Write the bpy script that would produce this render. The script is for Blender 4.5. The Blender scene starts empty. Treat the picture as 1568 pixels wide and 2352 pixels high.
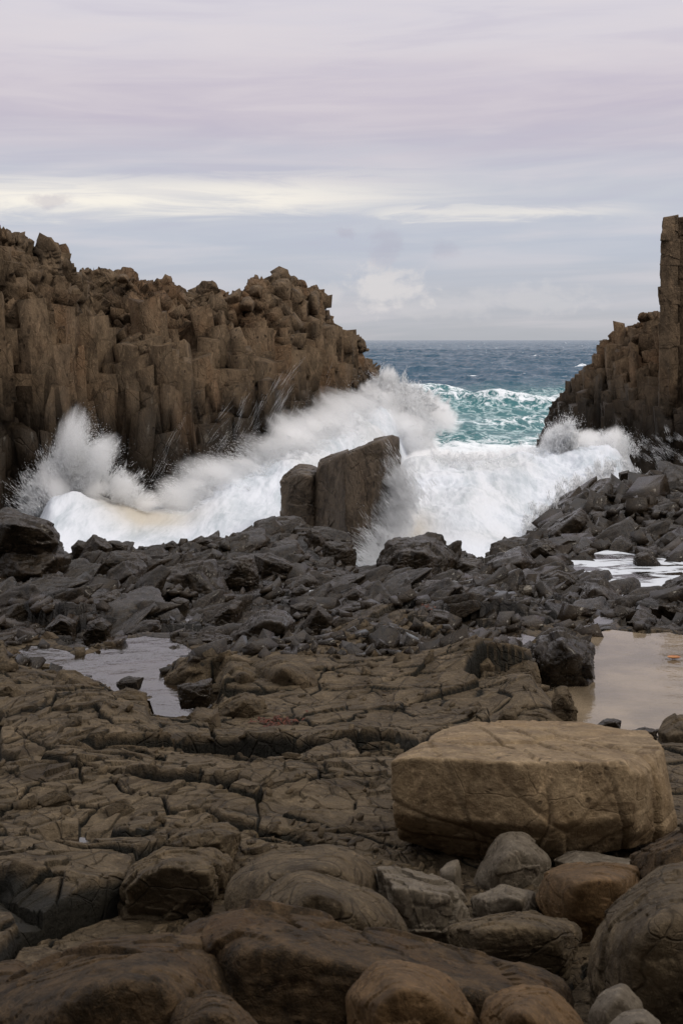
import bpy, bmesh, math, random
import numpy as np
from mathutils import Vector

scene = bpy.context.scene
F, U0, VH, H = 2613.0, 784.0, 781.0, 4.5      # focal length in photo pixels, centre column, horizon row, eye height over the sea

# ------------------------------------------------------------------ camera
cam_d = bpy.data.cameras.new('camera'); cam = bpy.data.objects.new('camera', cam_d)
scene.collection.objects.link(cam); scene.camera = cam
cam.location = (0, 0, H); cam.rotation_euler = (math.radians(90), 0, 0)
cam_d.sensor_fit = 'VERTICAL'; cam_d.sensor_height = 36; cam_d.lens = 36 * F / 2352
cam_d.shift_y = (VH - 1176) / 2352
cam_d.clip_start = 0.1; cam_d.clip_end = 60000
cam_d.dof.use_dof = True; cam_d.dof.focus_distance = 15; cam_d.dof.aperture_fstop = 14.0

# ------------------------------------------------------------------ node helper
class NT:
    def __init__(s, tree): s.t = tree; tree.nodes.clear()
    def n(s, kind, ins=None, **props):
        nd = s.t.nodes.new(kind)
        for k, v in props.items(): setattr(nd, k, v)
        for k, v in (ins or {}).items():
            sk = nd.inputs[k]
            if isinstance(v, bpy.types.NodeSocket): s.t.links.new(v, sk)
            else: sk.default_value = v
        return nd
    def m(s, op, a, b=0.0, c=None, clamp=False):
        ins = {0: a, 1: b}
        if c is not None: ins[2] = c
        return s.n('ShaderNodeMath', ins, operation=op, use_clamp=clamp).outputs[0]
    def mr(s, x, a, b, c=0.0, d=1.0, smooth=True):
        return s.n('ShaderNodeMapRange', {0: x, 1: a, 2: b, 3: c, 4: d}, interpolation_type='SMOOTHSTEP' if smooth else 'LINEAR').outputs[0]
    def mix(s, f, a, b, blend='MIX'):
        nd = s.n('ShaderNodeMix', {0: f, 6: a, 7: b}, data_type='RGBA', blend_type=blend); return nd.outputs[2]
    def ramp(s, f, stops, interp='LINEAR'):
        nd = s.n('ShaderNodeValToRGB', {0: f}); cr = nd.color_ramp; cr.interpolation = interp
        while len(cr.elements) < len(stops): cr.elements.new(0.5)
        for e, (p, c) in zip(cr.elements, stops): e.position = p; e.color = (*c, 1) if len(c) == 3 else c
        return nd.outputs[0]
    def noise(s, vec, sc, det=4, rough=.55, dist=0.0):
        return s.n('ShaderNodeTexNoise', {'Vector': vec, 'Scale': sc, 'Detail': det, 'Roughness': rough, 'Distortion': dist}).outputs[0]
    def xyz(s, x, y, z): return s.n('ShaderNodeCombineXYZ', {0: x, 1: y, 2: z}).outputs[0]
    def vmul(s, v, k): return s.n('ShaderNodeVectorMath', {0: v, 1: k}, operation='MULTIPLY').outputs[0]
    def vadd(s, v, k): return s.n('ShaderNodeVectorMath', {0: v, 1: k}, operation='ADD').outputs[0]

def srgb(r, g, b):
    f = lambda c: (c/255/12.92) if c/255 <= .04045 else ((c/255+.055)/1.055)**2.4
    return (f(r), f(g), f(b))

# ------------------------------------------------------------------ world
SUN_EL, SUN_AZ = 46, 108          # azimuth clockwise from the view direction (+Y)
w = bpy.data.worlds.new('World'); scene.world = w; w.use_nodes = True
T = NT(w.node_tree)
tc = T.n('ShaderNodeTexCoord').outputs['Generated']
sep = T.n('ShaderNodeSeparateXYZ', {0: tc})
el = T.m('MULTIPLY', T.m('ARCSINE', sep.outputs[2]), 180/math.pi)          # degrees
az = T.m('MULTIPLY', T.m('ARCTAN2', sep.outputs[0], sep.outputs[1]), 180/math.pi)
streak = T.xyz(T.m('MULTIPLY', az, .055), T.m('ADD', T.m('MULTIPLY', el, .55), T.m('MULTIPLY', az, -.015)), 3.1)
n1 = T.noise(streak, 1.0, 6, .6, .6)
n2 = T.noise(T.vadd(streak, (7, 3, 1)), 1.7, 4, .55, .5)
warp = T.m('ADD', el, T.m('MULTIPLY', T.m('SUBTRACT', n1, .5), 3.2))
def E(v): return math.degrees(math.atan((VH - v) / F))
stops = [(-2, (150,154,162)), (0.0, (176,178,183)), (2.2, (184,186,194)), (4.0, (184,190,202)), (5.6, (188,193,205)), (7.2, (196,198,206)), (8.2, (190,192,204)),
         (9.6, (195,192,203)), (11.0, (193,185,198)), (12.8, (205,197,206)), (14.5, (214,208,214)), (16.5, (210,206,215)), (20, (215,210,216)), (30, (236,234,236))]
base = T.ramp(T.mr(warp, -2, 34, 0, 1, False), [((e+2)/36, srgb(*c)) for e, c in stops], 'B_SPLINE')
# fine streaks
base = T.mix(T.mr(n2, .40, .75, 0, .35), base, (*srgb(222,214,216), 1))
base = T.mix(T.m('MULTIPLY', T.mr(n2, .5, .28, 0, .22), T.mr(el, 2, 6)), base, (*srgb(178,172,194), 1))
# the bright gap low on the left, and a fainter one below it to the right
n3 = T.noise(T.xyz(T.m('MULTIPLY', az, .10), T.m('MULTIPLY', el, .9), 5.0), 1.3, 7, .62, .8); w2 = T.m('ADD', el, T.m('MULTIPLY', T.m('SUBTRACT', n3, .5), 2.4))
g1 = T.m('MULTIPLY', T.mr(T.m('ABSOLUTE', T.m('SUBTRACT', w2, T.m('ADD', 7.35, T.m('MULTIPLY', az, .03)))), 0, 1.5, 1, 0), T.mr(az, 10, -6))
g2 = T.m('MULTIPLY', T.mr(T.m('ABSOLUTE', T.m('SUBTRACT', w2, 6.35)), 0, .5, .6, 0), T.m('MULTIPLY', T.mr(az, 0, 3), T.mr(az, 17, 9)))
base = T.mix(T.m('MULTIPLY', T.m('MULTIPLY', T.m('MAXIMUM', g1, g2), T.mr(n3, .3, .55, .55, 1)), .85), base, (*srgb(250,243,230), 1))
# cumulus standing over the horizon
cn = T.noise(T.xyz(T.m('MULTIPLY', az, .8), T.m('MULTIPLY', el, 1.1), 9.0), 1.0, 7, .62, .3)
def blob(a0, e0, ra, re, k):
    r = T.m('SQRT', T.m('ADD', T.m('POWER', T.m('DIVIDE', T.m('SUBTRACT', az, a0), ra), 2), T.m('POWER', T.m('DIVIDE', T.m('SUBTRACT', el, e0), re), 2)))
    return T.m('MULTIPLY', T.mr(T.m('ADD', r, T.m('MULTIPLY', T.m('SUBTRACT', cn, .5), 2.6)), 1.15, .35), k)
cum = T.m('MAXIMUM', T.m('MAXIMUM', blob(2.2, 2.6, 2.3, 1.25, .8), blob(-.9, 2.4, 1.6, .6, .3)), T.m('MAXIMUM', blob(9.5, 2.0, 3.6, .8, .3), blob(5.0, 1.7, 4.5, .7, .25)))
base = T.mix(cum, base, (*srgb(216,212,212), 1))
drk = T.m('MAXIMUM', T.m('MAXIMUM', blob(2.2, 4.7, .8, 1.3, .26), blob(5.2, 4.5, .9, .6, .22)), T.m('MAXIMUM', blob(-14.3, 6.75, 1.0, .4, .4), blob(.2, 5.3, .6, .35, .3)))
base = T.mix(drk, base, (*srgb(168,162,178), 1))
sky = T.n('ShaderNodeTexSky', sky_type='NISHITA', sun_disc=False, sun_elevation=math.radians(SUN_EL), sun_rotation=math.radians(SUN_AZ)).outputs[0]
# overcast dome: clouds get brighter towards the zenith
dome = T.m('ADD', 1.0, T.mr(el, 14, 75, 0, .6))
cl = T.n('ShaderNodeVectorMath', {0: base, 3: dome}, operation='SCALE').outputs[0]
bg1 = T.n('ShaderNodeBackground', {'Color': cl, 'Strength': 1.09}); bg2 = T.n('ShaderNodeBackground', {'Color': sky, 'Strength': .05})
mx = T.n('ShaderNodeMixShader', {0: .06, 1: bg1.outputs[0], 2: bg2.outputs[0]})
T.n('ShaderNodeOutputWorld', {0: mx.outputs[0]})

# ------------------------------------------------------------------ sun
sd = bpy.data.lights.new('sun', 'SUN'); so = bpy.data.objects.new('sun', sd); scene.collection.objects.link(so)
sd.energy = 1.1; sd.angle = math.radians(14); sd.color = (1, .90, .76)
a, e = math.radians(SUN_AZ), math.radians(SUN_EL)
so.rotation_euler = (-Vector((math.sin(a)*math.cos(e), math.cos(a)*math.cos(e), math.sin(e)))).to_track_quat('-Z', 'Y').to_euler()

scene.view_settings.view_transform = 'Standard'; scene.view_settings.look = 'None'
scene.view_settings.exposure = 0.0; scene.view_settings.gamma = 1.0
scene.render.engine = 'CYCLES'; scene.cycles.use_denoising = True
scene.cycles.max_bounces = 20; scene.cycles.diffuse_bounces = 3; scene.cycles.glossy_bounces = 3; scene.cycles.transmission_bounces = 3; scene.cycles.transparent_max_bounces = 16

# ------------------------------------------------------------------ numpy noise
def hsh(ix, iy, iz, seed):
    h = (ix.astype(np.uint32)*np.uint32(374761393) + iy.astype(np.uint32)*np.uint32(668265263) + iz.astype(np.uint32)*np.uint32(2147483647 & 0x7ED55D17) + np.uint32((seed*2654435761) & 0xFFFFFFFF))
    h ^= h >> np.uint32(15); h *= np.uint32(2246822519); h ^= h >> np.uint32(13); h *= np.uint32(3266489917); h ^= h >> np.uint32(16)
    return h
def r01(h, k):
    h = h * np.uint32(2*k*7919+1) + np.uint32(k*977); h ^= h >> np.uint32(15); h *= np.uint32(2246822519); h ^= h >> np.uint32(13)
    return h.astype(np.float32) * np.float32(1/4294967296)
def vnoise(p, seed=0):
    """smooth value noise in -1..1, p (N,3)"""
    i = np.floor(p).astype(np.int32); f = (p - i).astype(np.float32); f = f*f*f*(f*(f*6-15)+10)
    out = 0
    for dx in (0, 1):
        wx = f[:, 0] if dx else 1-f[:, 0]
        for dy in (0, 1):
            wy = f[:, 1] if dy else 1-f[:, 1]
            for dz in (0, 1):
                wz = f[:, 2] if dz else 1-f[:, 2]
                out = out + wx*wy*wz*r01(hsh(i[:, 0]+dx, i[:, 1]+dy, i[:, 2]+dz, seed), 1)
    return out*2-1
def fbm(p, oct=4, seed=0, rough=.5):
    a, s, t = 1.0, 0, 0
    for o in range(oct):
        s = s + a*vnoise(p*(2.03**o) + o*17.3, seed+o); t += a; a *= rough
    return s/t
def _vor(p, seed, two_d, jit):
    i = np.floor(p).astype(np.int32); N = len(p)
    f1 = np.full(N, 1e9, np.float32); f2 = f1.copy(); hid = np.zeros(N, np.uint32); c = np.zeros((N, 3), np.float32)
    for dx in (-1, 0, 1):
        for dy in (-1, 0, 1):
            for dz in ((0,) if two_d else (-1, 0, 1)):
                jx, jy, jz = i[:, 0]+dx, i[:, 1]+dy, i[:, 2]+dz
                h = hsh(jx, jy, jz, seed)
                q = np.stack([jx+.5+jit*(r01(h, 1)-.5), jy+.5+jit*(r01(h, 2)-.5), (p[:, 2] if two_d else jz+.5+jit*(r01(h, 3)-.5))], 1).astype(np.float32)
                dl = np.abs(p-q); d = .5*np.sqrt((dl**2).sum(1)) + .62*dl.max(1)
                near = d < f1
                f2 = np.where(near, f1, np.minimum(f2, d)); f1 = np.where(near, d, f1)
                hid = np.where(near, h, hid); c[near] = q[near]
    return f1, f2, hid, c
def blocky(p, scale, seed, off=.5, tilt=.8, cw=.12, cd=.4, two_d=False, jit=.95, bias=(0, 0, 0), warp=.25, ax=None):
    """fractured rock: every cell of a warped lattice gets its own plane; grooves run between cells. Output in units of about +-0.5"""
    out = np.empty(len(p), np.float32); crk = np.empty(len(p), np.float32)
    for s in range(0, len(p), 200000):
        q = p[s:s+200000].astype(np.float32)
        if ax is not None: q = q @ np.asarray(ax, np.float32).T
        q = q/np.asarray(scale, np.float32)
        if warp: q = q + warp*np.stack([vnoise(q*.9+k*31.7, seed+50+k) for k in range(3)], 1).astype(np.float32)
        if two_d: q[:, 2] = 0
        f1, f2, h, c = _vor(q, seed, two_d, jit)
        rel = q-c; v = off*(r01(h, 4)-.5)*2
        for k in range(3): v = v + rel[:, k]*(tilt*2*(r01(h, 5+k)-.5) + bias[k])
        e = f2-f1; g = np.clip(1-e/cw, 0, 1); g = g*g
        out[s:s+200000] = v - cd*g; crk[s:s+200000] = g
    return out, crk
def sst(x, a, b):
    t = np.clip((x-a)/(b-a), 0, 1); return t*t*(3-2*t)

# ------------------------------------------------------------------ object helpers
MATS = {}
def link(o):
    scene.collection.objects.link(o); return o
def tag(o, label=None, cat=None, group=None, kind=None):
    if label: o['label'] = label
    if cat: o['category'] = cat
    if group: o['group'] = group
    if kind: o['kind'] = kind
    return o
def mesh_np(name, verts, faces, mat, smooth=True, attrs=None, parent=None):
    """verts (N,3), faces (M,k) index array with k=3 or 4"""
    me = bpy.data.meshes.new(name); verts = np.asarray(verts, np.float32); faces = np.asarray(faces, np.int32)
    me.vertices.add(len(verts)); me.vertices.foreach_set('co', verts.ravel())
    k = faces.shape[1]; me.loops.add(faces.size); me.loops.foreach_set('vertex_index', faces.ravel())
    me.polygons.add(len(faces)); me.polygons.foreach_set('loop_start', np.arange(0, faces.size, k, dtype=np.int32))
    if smooth: me.polygons.foreach_set('use_smooth', np.ones(len(faces), bool))
    me.update(calc_edges=True)
    for an, av in (attrs or {}).items():
        at = me.attributes.new(an, 'FLOAT', 'POINT'); at.data.foreach_set('value', np.asarray(av, np.float32).ravel())
    me.materials.append(mat); o = link(bpy.data.objects.new(name, me))
    if parent: o.parent = parent
    return o
def gridf(nr, nc):
    i = np.arange(nr*nc).reshape(nr, nc)
    return np.stack([i[:-1, :-1], i[:-1, 1:], i[1:, 1:], i[1:, :-1]], -1).reshape(-1, 4)
def gnorm(P):
    """vertex normals of a grid (nr,nc,3)"""
    du = np.gradient(P, axis=1); dv = np.gradient(P, axis=0); n = np.cross(du, dv); return n/(np.linalg.norm(n, axis=-1, keepdims=True)+1e-9)
def P3(u, v, d): return np.array([(u-U0)/F*d, d, H-(v-VH)/F*d])
def dz(v, z): return (H-z)*F/(v-VH)          # distance at which row v meets height z
interp = np.interp
def blocks(C_, dim, yaw, tx, ty, jit, rg):
    """angular blocks: six-sided bodies with knocked corners, one per centre; returns verts and quads"""
    n = len(C_); k = np.array([[-1,-1,-1],[1,-1,-1],[1,1,-1],[-1,1,-1],[-1,-1,1],[1,-1,1],[1,1,1],[-1,1,1]], float)
    v = k[None]*(1+jit*(rg.random((n, 8, 3))*2-1.35))*dim[:, None]/2
    def rot(v, a, i, j):
        c, s_ = np.cos(a)[:, None], np.sin(a)[:, None]; o = v.copy(); o[..., i] = c*v[..., i]-s_*v[..., j]; o[..., j] = s_*v[..., i]+c*v[..., j]; return o
    v = rot(rot(rot(v, tx, 1, 2), ty, 2, 0), yaw, 0, 1)+C_[:, None]
    q = np.array([[0,3,2,1],[4,5,6,7],[0,1,5,4],[1,2,6,5],[2,3,7,6],[3,0,4,7]])
    return v.reshape(-1, 3), (q[None]+8*np.arange(n)[:, None, None]).reshape(-1, 4)

# ------------------------------------------------------------------ materials
def new_mat(name):
    m = bpy.data.materials.new(name); m.use_nodes = True; MATS[name] = m; return m, NT(m.node_tree)
def rock_mat(name, dark, light, tint, sc=1.0, rough=(.7, .9), bump=.6, crack=1.0, terrain=False, cliff=False, stretch=(1, 1, 1), obj=True, spc=.18, film=0.0):
    m, T = new_mat(name)
    co = T.n('ShaderNodeTexCoord').outputs['Object' if obj else 'Generated']
    p = T.vmul(co, stretch)
    geo = T.n('ShaderNodeNewGeometry'); gp = T.n('ShaderNodeSeparateXYZ', {0: geo.outputs['Position']})
    wv = T.vadd(p, T.vmul(T.n('ShaderNodeTexNoise', {'Vector': p, 'Scale': 2.2*sc, 'Detail': 3}).outputs['Color'], (.35/sc, .35/sc, .35/sc)))
    nb = T.noise(p, .9*sc, 5, .6, .4); nm = T.noise(p, 5*sc, 6, .65, .2); nf = T.noise(p, 38*sc, 5, .7)
    v1 = T.n('ShaderNodeTexVoronoi', {'Vector': wv, 'Scale': 2.6*sc}, feature='DISTANCE_TO_EDGE').outputs[0]
    v2 = T.n('ShaderNodeTexVoronoi', {'Vector': wv, 'Scale': 8.5*sc}, feature='DISTANCE_TO_EDGE').outputs[0]
    c1 = T.mr(v1, 0, .022, 1, 0); c2 = T.m('MULTIPLY', T.mr(v2, 0, .035, 1, 0), T.mr(nb, .42, .6))
    col = T.mix(T.mr(nm, .3, .72), (*dark, 1), (*light, 1))
    col = T.mix(T.mr(nb, .45, .7, 0, .8), col, (*tint, 1))
    col = T.mix(T.mr(nf, .52, .70, 0, .55), col, (light[0]*1.5, light[1]*1.5, light[2]*1.5, 1))
    col = T.mix(T.mr(nf, .45, .28, 0, .5), col, (dark[0]*.5, dark[1]*.5, dark[2]*.5, 1))
    mo = T.noise(p, 2.6*sc, 8, .75, 1.0); col = T.mix(T.mr(mo, .52, .62, 0, .7), col, (dark[0]*.6, dark[1]*.55, dark[2]*.5, 1)); col = T.mix(T.mr(mo, .44, .33, 0, .75), col, (light[0]*1.45, light[1]*1.42, light[2]*1.4, 1))
    sv = T.n('ShaderNodeTexVoronoi', {'Vector': wv, 'Scale': 11*sc}, feature='F1').outputs[0]; sp_ = T.m('MULTIPLY', T.mr(sv, .12, .26, 1, 0), T.mr(T.noise(p, 1.7*sc, 3), .45, .6))
    col = T.mix(T.m('MULTIPLY', sp_, .75), col, (dark[0]*.3, dark[1]*.3, dark[2]*.3, 1))
    rg = T.mr(nm, .3, .7, rough[0], rough[1], False)
    wet = None
    if terrain:
        wet = T.n('ShaderNodeAttribute', attribute_name='wet').outputs['Fac']; sand = T.n('ShaderNodeAttribute', attribute_name='sand').outputs['Fac']
        crk = T.n('ShaderNodeAttribute', attribute_name='crack').outputs['Fac']
        col = T.mix(T.m('MULTIPLY', T.mr(crk, 0, .6), .92), col, (.006, .007, .006, 1))
    if cliff:
        zz = T.m('ADD', gp.outputs[2], T.m('MULTIPLY', T.m('SUBTRACT', nb, .5), 3.4))
        wet = T.m('MULTIPLY', T.mr(zz, 4.0, 1.8), .92)
        crk = T.n('ShaderNodeAttribute', attribute_name='crack').outputs['Fac']
        col = T.mix(T.m('MULTIPLY', crk, .75), col, (.012, .010, .008, 1))
        # pale runs of salt and guano down the wall
        st = T.noise(T.vmul(p, (1.6, .35, .16)), 1.8, 4, .6, .2)
        col = T.mix(T.m('MULTIPLY', T.mr(st, .60, .72, 0, .45), T.mr(zz, 5.0, 2.5)), col, (.16, .15, .135, 1))
    if wet is not None:
        dk = T.mix(T.mr(nm, .35, .7), (.006, .0042, .0026, 1), (.022, .0165, .011, 1))
        dk = T.mix(T.mr(nb, .55, .75, 0, .5), dk, (.034, .024, .015, 1))
        if terrain: dk = T.mix(T.m('MULTIPLY', crk, .8), dk, (.005, .005, .005, 1))
        col = T.mix(wet, col, dk)
        wr = T.mr(nf, .35, .7, .12, .42, False) if terrain else T.mr(nm, .3, .7, .3, .6, False)
        mixr = T.n('ShaderNodeMix', {0: wet, 2: rg, 3: wr}); rg = mixr.outputs[0]
    if terrain:
        sc_ = T.mix(T.mr(nm, .3, .7), (.10, .068, .042, 1), (.20, .145, .095, 1))
        col = T.mix(sand, col, sc_)
    col = T.mix(T.m('MULTIPLY', T.m('MAXIMUM', c1, c2), .7*crack), col, (dark[0]*.18, dark[1]*.18, dark[2]*.18, 1))
    h = T.m('ADD', T.m('MULTIPLY', nm, .05), T.m('MULTIPLY', nf, .024))
    if wet is not None: h = T.m('MULTIPLY', h, T.m('SUBTRACT', 1.0, T.m('MULTIPLY', wet, .45)))
    h = T.m('SUBTRACT', h, T.m('MULTIPLY', T.m('MAXIMUM', c1, c2), .03*crack)); h = T.m('SUBTRACT', h, T.m('MULTIPLY', sp_, .012))
    b = T.n('ShaderNodeBump', {'Height': T.m('DIVIDE', h, sc), 'Strength': bump, 'Distance': 1.0})
    spec = T.n('ShaderNodeMix', {0: wet, 2: .18, 3: .15}).outputs[0] if wet is not None else spc
    bs = T.n('ShaderNodeBsdfPrincipled', {'Base Color': col, 'Roughness': rg, 'Normal': b.outputs[0], 'Specular IOR Level': spec, 'Specular Tint': (1, .93, .85, 1),
                'Coat Weight': (T.m('MULTIPLY', wet, film) if wet is not None else film), 'Coat Roughness': T.mr(nm, .3, .7, .05, .22, False), 'Coat IOR': 1.4})
    T.n('ShaderNodeOutputMaterial', {0: bs.outputs[0]})
    return m
M_terr = rock_mat('shore_rock', (.046, .033, .019), (.128, .096, .060), (.088, .066, .041), .9, (.6, .85), .9, .5, terrain=True, film=.20)
M_cliff = rock_mat('cliff_rock', (.062, .044, .027), (.165, .116, .072), (.150, .086, .045), .5, (.75, .95), 1.0, .28, cliff=True, stretch=(1, 1, .6), film=.06)
M_wet = rock_mat('wet_rock', (.007, .0048, .0028), (.032, .0235, .015), (.034, .022, .012), 1.3, (.10, .36), .5, .5, spc=.16, film=.22)
M_dry = rock_mat('brown_rock', (.036, .026, .015), (.105, .078, .047), (.078, .054, .031), 1.5, (.6, .85), .7, 0.5)
M_near = rock_mat('near_rock', (.014, .009, .004), (.078, .050, .026), (.050, .027, .011), 3, (.55, .8), .9, 0.12)
M_tan = rock_mat('tan_stone', (.050, .030, .013), (.110, .066, .031), (.085, .048, .020), 3.2, (.55, .75), .45, 0.12)
M_buff = rock_mat('buff_stone', (.110, .074, .040), (.235, .172, .102), (.190, .126, .064), 1.7, (.6, .8), .55, 0.22)
M_grey = rock_mat('grey_stone', (.060, .048, .034), (.13, .108, .080), (.095, .076, .054), 4, (.5, .7), .4, 0.2)
M_stack = rock_mat('stack_rock', (.038, .028, .019), (.115, .088, .062), (.082, .056, .034), .8, (.4, .7), .8, .35, film=.2, stretch=(1, 1, .5))

def foam_mat():
    m, T = new_mat('white_water')
    co = T.n('ShaderNodeTexCoord').outputs['Object']
    n = T.noise(T.vmul(co, (1.3, .35, .5)), 1.1, 7, .62, 1.0); f = T.noise(T.vmul(co, (4, .8, .8)), 3, 6, .65, .6)
    col = T.mix(T.mr(T.m('ADD', T.m('MULTIPLY', n, .7), T.m('MULTIPLY', f, .3)), .40, .66), (.68, .71, .76, 1), (.44, .49, .53, 1))  # grey-blue streaks are shadows put into the foam colour
    col = T.mix(T.m('MULTIPLY', T.n('ShaderNodeAttribute', attribute_name='silt').outputs['Fac'], .8), col, (.52, .46, .36, 1))
    b = T.n('ShaderNodeBump', {'Height': T.m('ADD', T.m('MULTIPLY', f, .12), T.m('MULTIPLY', n, .3)), 'Strength': .22, 'Distance': 1.0})
    bs = T.n('ShaderNodeBsdfPrincipled', {'Base Color': col, 'Roughness': .9, 'Specular IOR Level': .1, 'Normal': b.outputs[0],
             'Subsurface Weight': .0})
    T.n('ShaderNodeOutputMaterial', {0: bs.outputs[0]}); return m
M_foam = foam_mat()
def spray_mat():
    m, T = new_mat('spray')
    d = T.n('ShaderNodeBsdfDiffuse', {0: (.98, .99, 1, 1)}); t = T.n('ShaderNodeBsdfTranslucent', {0: (.98, .99, 1, 1)})
    x = T.n('ShaderNodeMixShader', {0: .5, 1: d.outputs[0], 2: t.outputs[0]})
    T.n('ShaderNodeOutputMaterial', {0: x.outputs[0]}); return m
M_spray = spray_mat()
def sea_mat():
    m, T = new_mat('sea_water')
    co = T.n('ShaderNodeTexCoord').outputs['Object']; sp = T.n('ShaderNodeSeparateXYZ', {0: co})
    foam = T.n('ShaderNodeAttribute', attribute_name='foam').outputs['Fac']; teal = T.n('ShaderNodeAttribute', attribute_name='teal').outputs['Fac']
    fn = T.noise(T.vmul(co, (.8, .5, 1)), 1.5, 9, .74, 1.6)
    fm = T.mr(T.m('ADD', foam, T.m('MULTIPLY', T.m('SUBTRACT', fn, .5), 1.9)), .42, .72)
    fm = T.m('MULTIPLY', fm, T.mr(foam, .02, .12))
    lace = T.n('ShaderNodeTexVoronoi', {'Vector': T.vadd(T.vmul(co, (1, .5, 1)), T.vmul(T.n('ShaderNodeTexNoise', {'Vector': co, 'Scale': .8, 'Detail': 4}).outputs['Color'], (1.6, 1.6, 1.6))), 'Scale': 1.1}, feature='DISTANCE_TO_EDGE').outputs[0]
    col = T.mix(teal, (.016, .070, .122, 1), (.030, .15, .165, 1))
    col = T.mix(T.m('MULTIPLY', T.m('MULTIPLY', T.mr(lace, .0, .16, 1, 0), T.mr(teal, .2, .8)), T.mr(fn, .38, .55, 0, .7)), col, (.6, .75, .76, 1))
    col = T.mix(fm, col, (.84, .88, .91, 1))
    b1 = T.noise(T.vmul(co, (1, .6, 1)), 2.2, 6, .62, .5)
    far = T.mr(sp.outputs[1], 60, 900, 1, 4.0, False)
    b2 = T.noise(T.vmul(co, (.16, .10, 1)), 1.0, 8, .66, .5)
    h = T.m('ADD', T.m('MULTIPLY', b1, .18), T.m('MULTIPLY', b2, T.m('MULTIPLY', far, .9)))
    b = T.n('ShaderNodeBump', {'Height': h, 'Strength': .85, 'Distance': 1.0})
    rg = T.m('ADD', T.m('MULTIPLY', fm, .6), .16)
    bs = T.n('ShaderNodeBsdfPrincipled', {'Base Color': col, 'Roughness': rg, 'IOR': 1.33, 'Specular IOR Level': .20, 'Normal': b.outputs[0]})
    T.n('ShaderNodeOutputMaterial', {0: bs.outputs[0]}); return m
M_sea = sea_mat()
def pool_mat(name, foam, tint, rip=.012, silt_c=(.10, .075, .05), silt_k=.12, ior=2.3):
    m, T = new_mat(name)
    co = T.n('ShaderNodeTexCoord').outputs['Object']
    r = T.noise(T.vmul(co, (1, 1.6, 1)), 3.5, 5, .6, .4)
    b = T.n('ShaderNodeBump', {'Height': r, 'Strength': .35, 'Distance': rip*2.5})
    fr = T.n('ShaderNodeFresnel', {'IOR': ior, 'Normal': b.outputs[0]})
    gl = T.n('ShaderNodeBsdfGlossy', {'Color': (1, 1, 1, 1), 'Roughness': .03, 'Normal': b.outputs[0]})
    tr = T.n('ShaderNodeBsdfTransparent', {0: (*tint, 1)})
    # milky, silty water
    sn = T.noise(T.vmul(co, (.7, 1.2, 1)), 1.2, 6, .6, .8); silt = T.n('ShaderNodeBsdfDiffuse', {0: T.mix(T.mr(sn, .35, .65), tuple(c*.6 for c in silt_c)+(1,), tuple(c*1.15 for c in silt_c)+(1,))})
    body = T.n('ShaderNodeMixShader', {0: silt_k, 1: tr.outputs[0], 2: silt.outputs[0]})
    s = T.n('ShaderNodeMixShader', {0: fr.outputs[0], 1: body.outputs[0], 2: gl.outputs[0]})
    fn = T.noise(T.vmul(co, (1, 2.2, 1)), 1.3, 8, .6, .8)
    fd = T.n('ShaderNodeBsdfDiffuse', {0: (.60, .63, .67, 1)})
    s2 = T.n('ShaderNodeMixShader', {0: T.mr(fn, .62-foam, .70-foam, 0, .9), 1: s.outputs[0], 2: fd.outputs[0]})
    T.n('ShaderNodeOutputMaterial', {0: s2.outputs[0]}); return m
M_pool = pool_mat('pool_water', -.12, (.72, .60, .45))
M_pool_foam = pool_mat('foamy_pool_water', .17, (.9, .85, .8))
M_pool_silt = pool_mat('silty_pool_water', -.05, (.9, .85, .78), .006, (.31, .24, .16), .62, 1.5)

# ------------------------------------------------------------------ shore height
PV = [(2352, 2.7), (2100, 3.6), (1960, 4.2), (1800, 5.2), (1700, 6.2), (1600, 7.5), (1500, 9.5), (1400, 12.5), (1350, 14.5), (1300, 17), (1250, 20)]
PD = np.array([0.3] + [d for v, d in PV] + [24, 34]); PZ = np.array([2.95] + [H-(v-VH)/F*d for v, d in PV] + [.9, .9])
def prof(d): return interp(d, PD, PZ)
def d_at(v): return interp(-v, [-p[0] for p in PV], [p[1] for p in PV])
ED_U = [-400, 0, 300, 600, 700, 790, 830, 860, 900, 1100, 1200, 1300, 1430, 1568, 2000]
ED_D = [20, 20, 20.5, 21, 21.5, 21, 17.6, 17.8, 20.5, 20, 22, 25.5, 28.5, 31, 34]
ED_V = [1270, 1262, 1252, 1228, 1205, 1255, 1335, 1325, 1250, 1283, 1245, 1165, 1100, 1066, 1010]
def edge_d(u): return interp(u, ED_U, ED_D)
def edge_z(u): return H-(interp(u, ED_U, ED_V)-VH)/F*edge_d(u)
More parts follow.
